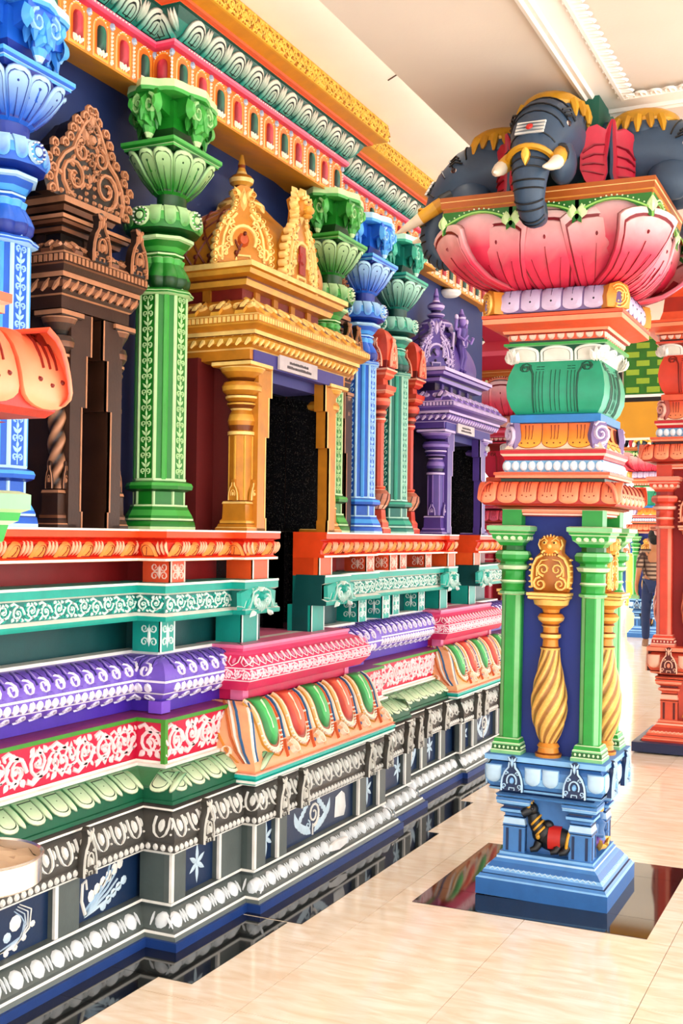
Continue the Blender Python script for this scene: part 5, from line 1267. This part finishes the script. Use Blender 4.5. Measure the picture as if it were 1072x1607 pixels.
    cr.ell((.025, 0, .205), (.03, .05, .045), y1, 12, 8); cr.ell((.052, 0, .205), (.012, .012, .012), y2, 8, 6); cr.ribbon(arc(0, .172, .036, .016, .1, PI-.1, 8), .013, .024, y2, mp, taper=False); cr.ribbon(arc(0, .165, .03, .01, .1, PI-.1, 8), .01, .02, y0, mp, taper=False); [cr.pad(leaf((q-2)*.012, .174, .014, .009, -PI/2), [(1, .018, y2), (.5, .026, y2)], mp) for q in range(5)]
    for sg in (1, -1):
        cr.ell((.046, sg*.022, .22), (.012, .013, .01), y2, 8, 5); cr.ell((.056, sg*.022, .22), (.004, .005, .005), H('3a1c0c'), 6, 4); cr.ribbon([(sg*.008, .226), (sg*.025, .24), (sg*.042, .228)], .009, .026, y2, mp); cr.ribbon([(sg*.044, .19), (sg*.054, .21), (sg*.048, .235)], .012, .012, y2, mp)
    for q in range(5): cr.ribbon([((q-2)*.012, .236), ((q-2)*.015, .258-.004*abs(q-2))], .011, .014, y2, mp)
    crm = cr.mesh('lion_crest', 'gold', 60)
    for k in range(4):
        x, y = rotk(k, .2); o = inst(twm, 'baluster', t, (x, y, .626), k*PI/2); inst(tb, 'base', o); inst(tcm, 'capital', o); inst(crm, 'lion_crest', o, (-.0, 0, .732))
    # ---- mouldings above
    c0, c1, c2, c3 = p['c0'], p['c1'], p['c2'], p['c3']
    S('lower_beam', [(.19, 1.695, c1), (.215, 1.7, c3), (.215, 1.708, c1), (.225, 1.712, c2), (.225, 1.722, c3), (.23, 1.726, c0), (.26, 1.735, c0)])
    ev = [(.292, 1.742), (.3, 1.75), (.301, 1.768), (.298, 1.785), (.293, 1.803), (.285, 1.82), (.272, 1.834), (.255, 1.843), (.225, 1.852)]
    e_ = S('eave_roof', [(.23, 1.735, c0)]+[(a, b_, c0) for a, b_ in ev]+[(.2, 1.852, c1)])
    pmv = profmap([(a-.292, b_-1.742) for a, b_ in ev[1:8]]); m2 = MB(); cf = lambda u, v: mix(c2, c1, v*1.3-.2)
    m2.pad([(u, v) for u, v in tongue(.088, .99, 9, .0, .2)], [(1.0, -.004, c0), (.97, .006, cf), (.85, .0095, cf), (.7, .012, cf), (.5, .0128, cf), (.25, .0132, cf)], pmv)
    for q in (-1, 0, 1): m2.ribbon([(q*.013, .85), (q*.012, .42)], .0035, .0155, H('8a2010'), pmv, taper=False); m2.pad([(q*.02+u, .3-.05*(q == 0)+v*8) for u, v in oval(0, 0, .004, .004, 6)], [(1, .012, H('7a1a10')), (.5, .0155, H('7a1a10'))], pmv)
    evm = m2.mesh('eave_petal')
    place4(evm, 'eave_petal', e_, .292, 1.742, [(-3+q)*.093 for q in range(7)])
    S('green_strip', [(.235, 1.85, p['dkg']), (.235, 1.866, p['dkg'])])
    S('coral_ledge', [(.245, 1.864, c1), (.256, 1.866, c2), (.256, 1.876, c3), (.262, 1.879, c1), (.262, 1.89, c2), (.235, 1.894, c2)])
    bz = S('bead_course', [(.222, 1.892, H('7fb0d4')), (.222, 1.946, H('7fb0d4'))])
    bdm_ = MB().pad(oval(0, .027, .019, .024, 9), [(1, 0, H('7fb0d4')), (.85, .008, H('cfe4f2')), (.4, .013, H('e6f2fa'))]).mesh('bead')
    place4(bdm_, 'bead', bz, .222, 1.893, [(-5.5+q)*.038 for q in range(12)])
    S('red_ledge', [(.215, 1.944, p['red']), (.225, 1.95, p['red']), (.23, 1.965, p['c3']), (.24, 1.975, p['red']), (.24, 1.992, p['c3']), (.21, 1.997, c2)])
    pf = [(.225, 1.997), (.21, 2.02), (.192, 2.05), (.186, 2.09), (.192, 2.117)]
    o_ = S('petal_course', [(a, b_, p['c3']) for a, b_ in pf]); pmo = profmap([(a-.225, b_-1.997) for a, b_ in pf]); m2 = MB()
    of = lambda u, v: mix(p['o1'], p['o0'], v*1.2-.1)
    m2.pad([(u, v) for u, v in tongue(.115, .96, 9, .03, .3)], [(1.02, 0, H('7a2a10')), (.97, .006, of), (.6, .01, of)], pmo)
    for q in (-1, 0, 1): m2.ribbon([(q*.017, .93), (q*.014, .35)], .0035, .014, H('7a2a10'), pmo); m2.pad([(q*.03+u, .2+v*8) for u, v in oval(0, 0, .004, .004, 6)], [(1, .01, H('7a2a10')), (.5, .0135, H('7a2a10'))], pmo)
    place4(m2.mesh('petal'), 'petal', o_, .225, 1.997, (-.118, 0, .118))
    m2 = MB(); m2.ribbon([(u, v) for u, v in spiral(0, .065, .045, .006, -PI/2, 1.6, 16)], .02, .014, p['l1']); m2.ribbon([(-.03, .1), (-.01, .118), (.02, .115)], .014, .01, p['l1']); m2.ribbon([(-.03, .015), (0, .005), (.025, .02)], .014, .01, p['l1']); m2.pad([(.035, .0), (.045, .06), (.03, .118), (-.03, .118), (-.045, .06), (-.035, 0)], [(1, -.03, p['l0']), (1, 0, p['l0'])])
    lm_ = m2.mesh('corner_scroll')
    for k in range(4): a = PI/4+k*PI/2; inst(lm_, 'corner_scroll', o_, (.288*math.cos(a), .288*math.sin(a), 1.998), a)
    S('blue_slab', [(.19, 2.114, p['slab']), (.206, 2.118, p['slab']), (.206, 2.152, p['slab']), (.19, 2.158, p['slab'])])
    cu = [(.185, 2.156), (.205, 2.185), (.22, 2.23), (.223, 2.28), (.215, 2.33), (.2, 2.37), (.19, 2.395)]
    t0, t1 = p['t0'], p['t1']
    k_ = S('cushion', [(a, b_, t1) for a, b_ in cu]); pmc = profmap([(a-.185, b_-2.156) for a, b_ in cu]); m2 = MB()
    for sg in (1, -1):
        m2.ribbon([(sg*.1, .04), (sg*.1, .5), (sg*.103, .75), (sg*.118, .88)]+[(sg*u, .87+v*4) for u, v in spiral(.14, 0, .026, .007, PI*.8, -1.4, 12)], lambda tt: .007+.012*tt if tt < .7 else .016, .004, t0, pmc)
        for q in (.088, .072, .056): m2.ribbon([(sg*q, .05), (sg*q, .8)], .004, .003, t0, pmc, taper=False)
    for q in (-.02, 0, .02): m2.ribbon([(q, .08), (q, .82)], .004, .003, t0, pmc, taper=False)
    for q in (-.08, -.06, .06, .08): m2.ribbon([(q-.008, .84), (q+.008, .84)], .01, .003, t0, pmc, taper=False); m2.ribbon([(q-.008, .89), (q+.008, .89)], .01, .003, t0, pmc, taper=False)
    place4(m2.mesh('painted_scroll'), 'painted_scroll', k_, .185, 2.156)
    wf = [(.19, 2.394), (.193, 2.42), (.205, 2.445), (.225, 2.462)]
    f_ = S('white_flare', [(a, b_, t0) for a, b_ in wf]); pmw = profmap([(a-.19, b_-2.394) for a, b_ in wf]); m2 = MB()
    m2.pad([(u, v) for u, v in tongue_up(.15, .97, 10, 0, .45)], [(1, 0, WHITE), (.98, .005, WHITE), (.83, .006, WHITE), (.82, .004, t0), (.79, .004, t0), (.78, .006, H('e4e2d8')), (.4, .007, H('e4e2d8'))], pmw, ctr=(0, .3)); wm = m2.mesh('white_petal')
    place4(wm, 'white_petal', f_, .19, 2.394, (-.155, 0, .155) if not small else (0,))
    m2 = MB()
    for q in range(5): m2.pad(leaf((q-2)*.012, 0, .085-.01*abs(q-2), .03, PI/2-(q-2)*.3), [(1, 0, WHITE), (.5, .015, WHITE)])
    wl = m2.mesh('corner_leaf')
    for k in range(4): a = PI/4+k*PI/2; o = inst(wl, 'corner_leaf', f_, (.272*math.cos(a), .272*math.sin(a), 2.385), a); o.rotation_euler = (0, .35, a)
    S('green_ledge', [(.222, 2.46, p['g2']), (.235, 2.463, p['g1']), (.235, 2.474, p['dkg']), (.215, 2.478, p['dkg']), (.215, 2.488, p['dkg'])])
    dl = S('dentil_course', [(.215, 2.486, c1), (.215, 2.515, c0), (.235, 2.518, c2), (.24, 2.53, c1), (.26, 2.536, c1)])
    dm_ = MB().pad(tongue(.036, .026, 6, 0, .02), [(1, 0, c2), (.7, .008, c3)]).mesh('dentil')
    place4(dm_, 'dentil', dl, .216, 2.488, [(-4.5+q)*.043 for q in range(10)])
    S('coral_slab', [(.26, 2.534, c1), (.305, 2.55, c1), (.312, 2.553, c2), (.312, 2.575, c0), (.316, 2.578, c1), (.316, 2.592, c2), (.28, 2.6, c2)])
    if plain:
        S('top_neck', [(.22, 2.598, c1), (.2, 2.66, c0), (.19, 2.75, c1), (.24, 2.8, c2), (.24, 2.82, c1), (.2, 2.825, c1), (.2, 2.87, c1)])
        return t
    lf_ = [(.298, 2.6), (.305, 2.625), (.302, 2.66), (.288, 2.69), (.255, 2.708), (.22, 2.714)]
    l_ = S('lilac_course', [(a, b_, p['l0']) for a, b_ in lf_]); pml = profmap([(a-.298, b_-2.6) for a, b_ in lf_[:5]]); m2 = MB()
    lc = lambda u, v: mix(p['l1'], p['l0'], v*1.3-.35)
    m2.pad([(u, v) for u, v in tongue(.088, .98, 8, .02, .15)], [(1, -.003, H('4a3a5c')), (.97, .005, lc), (.6, .01, lc)], pml); m2.ribbon([(0, .95), (0, .5)], .004, .012, H('4a3a5c'), pml); m2.pad([(u, .33+v*8) for u, v in oval(0, 0, .005, .005, 6)], [(1, .01, H('2a1c3a')), (.5, .013, H('2a1c3a'))], pml)
    place4(m2.mesh('lilac_petal'), 'lilac_petal', l_, .298, 2.6, [(-2+q)*.094 for q in range(5)])
    m2 = MB(); m2.pad([(.055, 0), (.06, .05), (.045, .1), (0, .115), (-.045, .1), (-.06, .05), (-.055, 0)], [(1, -.05, y0), (1, .01, y1), (.9, .014, y1)])
    mp2 = lambda u, v, h: (.014+h, u, v)
    for q in range(3): m2.ribbon(arc(-.005, .05, .045-.013*q, .05-.014*q, -PI*.6, PI*.75, 10), .011, .01, y2, mp2)
    for q in range(6): m2.pad(oval(.02+.014*math.cos(q), .05+.016*math.sin(q), .007, .007, 6), [(1, 0, y2), (.5, .012, y2)], mp2)
    gm_ = m2.mesh('gold_medallion', 'gold')
    for k in range(4): a = PI/4+k*PI/2; inst(gm_, 'gold_medallion', l_, (.402*math.cos(a), .402*math.sin(a), 2.598), a)
    # ---- great lotus
    p0, p1, p2 = p['p0'], p['p1'], p['p2']
    lp = [(.2, 2.71), (.26, 2.722), (.325, 2.755), (.378, 2.81), (.415, 2.88), (.436, 2.96), (.442, 3.03)]
    lo = S('lotus_capital', [(a*.985, b_, lambda q: mix(p0, p1, (q[2]-2.71)*5) if q[2] < 2.9 else mix(p1, p2, (q[2]-2.9)*9)) for a, b_ in lp]); DK = H('8a0f22')
    def lpet(w0, w1, name):
        pmq = profmap([(a-.2, b_-2.71) for a, b_ in lp]); m2 = MB()
        lf2 = lambda u, v: mix(p0, p1, v*2) if v < .5 else mix(p1, p2, (v-.5)*2.4)
        wv_ = lambda v: (w0+(w1-w0)*min(1, v*1.1))
        o = []
        for j in range(9): v = j/8*.8; o.append((wv_(v)/2, v))
        o += [(wv_(1)/2*math.cos(a), .8+.16*math.sin(a)) for a in [PI*q/10 for q in range(1, 10)]]
        for j in range(8, -1, -1): v = j/8*.8; o.append((-wv_(v)/2, v))
        m2.pad(o, [(1.0, -.004, DK), (.97, .01, lf2), (.84, .016, lf2), (.82, .014, DK), (.79, .014, DK), (.77, .018, lf2), (.4, .022, lf2)], pmq, ctr=(0, .45))
        m2.ribbon([(0, .12), (0, .62)], .005, .026, DK, pmq); m2.pad([(u, .7+v*3) for u, v in oval(0, 0, .006, .008, 6)], [(1, .02, DK), (.5, .026, DK)], pmq)
        for sg in (1, -1): m2.ribbon([(sg*w0*.2, .15), (sg*w1*.18, .5)], .004, .025, DK, pmq)
        return m2.mesh(name)
    place4(lpet(.16, .36, 'lotus_petal'), 'lotus_petal', lo, .2, 2.71, (0,))
    side = lpet(.13, .33, 'lotus_petal')
    for k in range(4):
        for sg in (1, -1):
            x, y = rotk(k, .19, sg*.16); o = inst(side, 'lotus_petal', lo, (x, y, 2.71), k*PI/2+sg*.26); o.scale = (1.0, 1, 1)
    cor = lpet(.13, .3, 'lotus_petal')
    for k in range(4):
        a = PI/4+k*PI/2; o = inst(cor, 'lotus_petal', lo, (.262*math.cos(a), .262*math.sin(a), 2.71), a); o.scale = (1.5, 1, .9)
    m2 = MB(); gs0, gs1 = p['gs0'], p['gs1']
    sc_o = [(-.165, .1), (-.165, .0)]+[(-.165+.33*j/10, .03+.055*math.sin(PI*j/10)-.03*(abs(j-5)/5)**3) for j in range(1, 10)]+[(.165, 0), (.165, .1)]
    m2.pad(sc_o, [(1, 0, gs1), (1, .006, gs1), (.93, .008, gs0)], ctr=(0, .085))
    m2.ribbon([(-.155+.31*j/10, .04+.05*math.sin(PI*j/10)) for j in range(11)], .012, .012, gs1, taper=False); m2.pad(leaf(-.165, .02, .07, .05, PI/2), [(1, .004, gs1), (.5, .014, H('d8f0b8'))]); m2.pad(leaf(.165, .02, .07, .05, PI/2), [(1, .004, gs1), (.5, .014, H('d8f0b8'))])
    for j in range(13): m2.pad(oval(-.135+.27*j/12, .062+.042*math.sin(PI*j/12), .005, .005, 5), [(1, .006, H('d8f0b8')), (.5, .012, H('e8f8d0'))])
    gsm = m2.mesh('green_scallop')
    place4(gsm, 'green_scallop', lo, .456, 2.934, (-.29, 0, .29) if False else (-.145*2, 0, .145*2), 1)
    S('gold_frame', [(.43, 3.025, p['gf']), (.458, 3.028, p['gf']), (.458, 3.048, H('e8b060')), (.466, 3.052, p['gf']), (.466, 3.078, H('eecb90')), (.47, 3.081, p['gf']), (.47, 3.1, H('e0a04a')), (.3, 3.104, p['gf'])])
    ck = H('0d6b58') if heads else H('c8304e'); S('capital_core', [(.16, 3.1, ck), (.16, 3.585, ck)] if heads else [(.3, 3.1, ck), (.34, 3.25, H('e0607c')), (.3, 3.3, ck), (.22, 3.4, ck), (.26, 3.5, ck), (.26, 3.585, ck)], 'wallpaint')
    for k in range(4 if heads else 0):
        o = inst(ELE[0], 'elephant_head', t, (0, 0, 0), k*PI/2)
        if not small:
            for n_, q in ELE[1]: inst(q, n_, o)
    return t
main = pillar('blue based pillar with green corner columns and elephant heads, standing on a black granite square', (PC[0], PC[1], .0022), MAIN, .0125)
near = copy_tree(main); near.location = (-1.235, .8, .0005)
near['label'] = 'coral and green pillar cut off, only an eave corner showing above the ash pot'
rp = pillar('red pillar with coral mouldings on a navy plinth, cut off beside the walking man', (-1.255, 9.09, .012), REDP, 0, False, 'deity', plain=True); rp.scale = (1.25, 1.25, 1.25)
m2 = MB().square([(.43, 0, H('1d2d58')), (.43, .07, H('2a3a68')), (.41, .075, H('1d2d58')), (.4, .0755, H('1d2d58')), (.38, .0756, H('1d2d58'))], cap1=False)
m2.build('navy_plinth', rp).scale = (.8, .8, .8)
pillar('pink and crimson pillar half hidden behind the end of the purple doorway', (-3.08, 10.2, .0), PNKP, 0, True, heads=False)
far = copy_tree(main); far.location = (-3.45, 19.1, 0); far.rotation_euler = (0, 0, 0)
far['label'] = 'distant green columned pillar with elephant capital far behind the walking man'
# ================================================================== the far end of the hall
MUS = H('d3a02c')
mb = MB(); mb.box(-9, 3.4, 13.0, 13.25, 2.745, 4.05, H('e9e2d6'))
beam = struct(mb.build('wall_back', mat='plaster'), 'painted lintel wall across the far end of the hall')
MB().box(-9, 3.4, 12.985, 13.0, 2.75, 3.155, MUS).build('mustard_band', beam, 'wallpaint')
for z0, z1, c in ((3.155, 3.205, H('141414')), (3.205, 3.235, WHITE), (3.96, 4.0, H('141414'))): MB().box(-9, 3.4, 12.98, 13.0, z0, z1, c).build('painted_line', beam)
for x in (-4.13, -3.6, -2.68): MB().box(x-.02, x+.02, 12.978, 13.0, 3.235, 3.96, H('141414')).build('painted_line', beam)
# green and lime basket-weave panel
MB().box(-2.64, -1.5, 12.984, 13.0, 3.24, 3.955, H('2b7a1e')).build('weave_ground', beam)
wb = MB().box(-.072, .072, -.008, 0, 0, .062, H('9bb83a')).mesh('weave_block')
for r in range(7):
    for c_ in range(5): inst(wb, 'weave_block', beam, (-2.54+.23*c_+(.115 if r % 2 else 0), 12.985, 3.258+.1*r))
dkb = MB().box(-.072, .072, -.004, 0, 0, .018, H('1a4a12'))
# red and white chequer panels
for x0, x1 in ((-4.11, -3.62), (-3.58, -2.7)):
    MB().box(x0, x1, 12.986, 13.0, 3.24, 3.955, H('f0dcd4')).build('chequer_ground', beam)
    m2 = MB(); n_ = int((x1-x0)/.042)
    for i in range(n_):
        for j in range(17): x = x0+.006+i*.042; z_ = 3.245+j*.042; m2.box(x, x+.033, 12.982, 12.986, z_, z_+.033, H('d83a3c'))
    m2.build('chequer_squares', beam, stuff=True)
# ================================================================== people
def skin_part(name, verts, edges, radii, mat, col, parent, lvl=2):
    me = bpy.data.meshes.new(name); me.from_pydata(verts, edges, []); o = bpy.data.objects.new(name, me); C.objects.link(o)
    md = o.modifiers.new('Skin', 'SKIN'); md.use_smooth_shade = True
    for v, r in zip(me.skin_vertices[0].data, radii): v.radius = (r, r) if not isinstance(r, tuple) else r
    me.skin_vertices[0].data[0].use_root = True
    o.modifiers.new('Sub', 'SUBSURF').levels = lvl; o.modifiers['Sub'].render_levels = lvl
    dg = bpy.context.evaluated_depsgraph_get(); ev = o.evaluated_get(dg); nm2 = bpy.data.meshes.new_from_object(ev)
    nm2.name = name; nm2.materials.clear(); nm2.materials.append(MATS[mat])
    a = nm2.color_attributes.new('Col', 'FLOAT_COLOR', 'CORNER'); a.data.foreach_set('color', [*col, 1.0]*len(nm2.loops))
    nm2.polygons.foreach_set('use_smooth', [True]*len(nm2.polygons))
    bpy.data.objects.remove(o); return inst(nm2, name, parent)
def person(label, loc, rz, top, topmat, legs, hair, skinc, sc_=1.0, skirt=False):
    t = thing('person', label, 'person', loc, rz); t.scale = (sc_,)*3
    # facing +X; walking, weight on the front foot
    J = dict(pel=(0, 0, .95), sp=(.01, 0, 1.12), ch=(.015, 0, 1.3), ne=(.02, 0, 1.45), h1=(.035, 0, 1.53), h2=(.04, 0, 1.62), h3=(.03, 0, 1.7),
             hl=(.0, .09, .92), kl=(.12, .1, .52), al=(.1, .1, .09), tl=(.25, .105, .03), hr=(0, -.09, .92), kr=(-.03, -.1, .5), ar=(-.22, -.1, .13), tr=(-.1, -.105, .03),
             sl=(.01, .17, 1.4), el=(-.06, .23, 1.14), wl=(.04, .25, .92), sr=(.01, -.17, 1.4), er=(.02, -.24, 1.13), wr=(.16, -.22, .95))
    R = dict(pel=(.14, .11), sp=(.135, .1), ch=(.15, .105), ne=.055, h1=.075, h2=(.095, .085), h3=.06, hl=.085, kl=.06, al=.042, tl=.03, hr=.085, kr=.06, ar=.042, tr=.03, sl=.06, el=.045, wl=.03, sr=.06, er=.045, wr=.03)
    E_ = [('pel', 'sp'), ('sp', 'ch'), ('ch', 'ne'), ('ne', 'h1'), ('h1', 'h2'), ('h2', 'h3'), ('pel', 'hl'), ('hl', 'kl'), ('kl', 'al'), ('al', 'tl'), ('pel', 'hr'), ('hr', 'kr'), ('kr', 'ar'), ('ar', 'tr'), ('ch', 'sl'), ('sl', 'el'), ('el', 'wl'), ('ch', 'sr'), ('sr', 'er'), ('er', 'wr')]
    V = dict(J); 
    for s_, sg in (('l', 1), ('r', -1)):                       # palm, four fingers and a thumb
        w_ = J['w'+s_]; V['p'+s_] = (w_[0]+.01, w_[1], w_[2]-.07); R['p'+s_] = (.034, .02); E_.append(('w'+s_, 'p'+s_))
        for q in range(4):
            a = 'f%s%d' % (s_, q); V[a] = (w_[0]+.045-.022*q, w_[1]-sg*.005, w_[2]-.12-.008*(q in (1, 2))); R[a] = .0095; V[a+'t'] = (w_[0]+.04-.02*q, w_[1]-sg*.025, w_[2]-.155-.01*(q in (1, 2))); R[a+'t'] = .008; E_ += [('p'+s_, a), (a, a+'t')]
        a = 'th'+s_; V[a] = (w_[0]+.05, w_[1]-sg*.015, w_[2]-.075); R[a] = .011; E_.append(('p'+s_, a))
    ks = list(V); ix = {k: i for i, k in enumerate(ks)}
    skin_part('body', [V[k] for k in ks], [(ix[a], ix[b_]) for a, b_ in E_], [R[k] for k in ks], 'skin', skinc, t)
    ks = ['sp', 'pel', 'ch', 'ne', 'sl', 'el', 'sr', 'er', 'hl', 'hr']; rr_ = [(.155, .12), (.16, .13), (.165, .12), .062, .078, .062, .078, .062, .1, .1]
    vv = [J[k] for k in ks]; vv[3] = (.02, 0, 1.44); vv[8] = (0, .06, .86); vv[9] = (0, -.06, .86)
    skin_part('shirt', vv, [(1, 0), (0, 2), (2, 3), (2, 4), (4, 5), (2, 6), (6, 7), (1, 8), (1, 9)], rr_, topmat, top, t)
    ks = ['pel', 'hl', 'kl', 'al', 'hr', 'kr', 'ar']; skin_part('trousers', [J[k] for k in ks], [(0, 1), (1, 2), (2, 3), (0, 4), (4, 5), (5, 6)], [(.145, .115), .098, .075, .06, .098, .075, .06], 'cloth', legs, t)
    m2 = MB(); m2.ell((.015, 0, 1.66), (.1, .088, .105), hair, 16, 10); m2.ell((-.03, 0, 1.6), (.07, .08, .08), hair, 12, 8); m2.build('hair', t, 'cloth')
    m2 = MB(); m2.ell((.125, 0, 1.585), (.022, .014, .018), skinc, 8, 6)
    for sg in (1, -1): m2.ell((.108, sg*.034, 1.615), (.01, .014, .008), H('efe8e2'), 8, 5); m2.ell((.116, sg*.034, 1.615), (.005, .007, .007), H('1a1210'), 6, 5); m2.ell((.035, sg*.09, 1.595), (.022, .01, .03), skinc, 8, 6)
    m2.ell((.108, 0, 1.55), (.01, .026, .008), H('9c4a44'), 8, 5); m2.build('face', t, 'skin')
    for k in ('l', 'r'):
        x, y, z_ = J['a'+k]; m2 = MB(); m2.rings([[(x+dx+.05*math.cos(a)*sx, y+.045*math.sin(a), zz) for a in [2*PI*q/12 for q in range(12)]] for dx, sx, zz in ((.06, 2.6, .0 if k == 'l' else .01), (.06, 2.6, .025), (.05, 2.2, .06), (.0, 1.0, .1 if k == 'l' else .14))], H('8a6a54')); m2.build('shoe', t, 'cloth')
    return t
person('person in a plaid shirt and blue jeans walking past the red pillar', (-3.05, 17.3, 0), 1.9, H('5a3028'), 'plaid', H('24365e'), H('17110e'), H('a9744e'))
person('person in a white top and blue trousers near the yellow drum, far away', (-5.85, 28.6, 0), 2.4, H('f4f1ec'), 'cloth', H('3a64a4'), H('15100e'), H('a9744e'), .96)
person('person in blue clothes standing behind the yellow drum, far away', (-5.75, 29.8, .55), -1.0, H('2f7fc0'), 'cloth', H('2a6aa8'), H('15100e'), H('a9744e'), .95)
st = MB().lathe([(.5, 0, H('e4ded4')), (.5, .545, H('f0ece4'))], 24).build('round_platform'); st.location = (-5.75, 29.85, 0); tag(st, 'low white platform carrying the person in blue', 'platform')
t = thing('drum', 'tall yellow drum standing on the bright floor beside the person in white', 'drum', (-5.3, 28.0, 0))
MB().lathe([(.3, 0, H('e2b21e')), (.32, .03, H('f0c72c')), (.3, .05, H('f0c72c')), (.3, .55, H('d8a818')), (.315, .57, H('f0c72c')), (.3, .6, H('f0c72c')), (.3, 1.2, H('d8a818'))], 24).build('drum_body', t)
MB().lathe([(.32, 1.2, H('f6d64a')), (.32, 1.25, H('f6d64a')), (.1, 1.27, H('e2b21e'))], 24).build('drum_lid', t)
# ================================================================== steel ash pot on a stand at the near left
t = thing('ash_pot_stand', 'round steel pot of sand and ash on a slender stand before the dado', 'pot', (-1.31, 1.41, .0005))
pz = 1.034
MB().lathe([(.095, pz, (1, 1, 1)), (.1, pz+.004, (1, 1, 1)), (.1, pz+.042, (1, 1, 1)), (.103, pz+.045, (1, 1, 1)), (.1, pz+.047, (1, 1, 1)), (.097, pz+.044, (1, 1, 1)), (.096, pz+.03, (1, 1, 1))], 40, cap1=False).build('pot', t, 'steel', angle=18)
m2 = MB(); rs = []
for j in range(6):
    r = .096*(1-j/5); rs.append([(r*math.cos(2*PI*k/28), r*math.sin(2*PI*k/28), pz+.031+.006*math.sin(k*2.3+j)+.003*j) for k in range(28)])
m2.rings(rs, H('cdb49a'), False, False).build('sand', t, 'plaster')
MB().lathe([(.018, .02, (1, 1, 1)), (.018, pz, (1, 1, 1))], 16).build('pole', t, 'steel')
MB().lathe([(.14, 0, (1, 1, 1)), (.14, .012, (1, 1, 1)), (.04, .03, (1, 1, 1)), (.02, .05, (1, 1, 1))], 28).build('foot', t, 'steel')
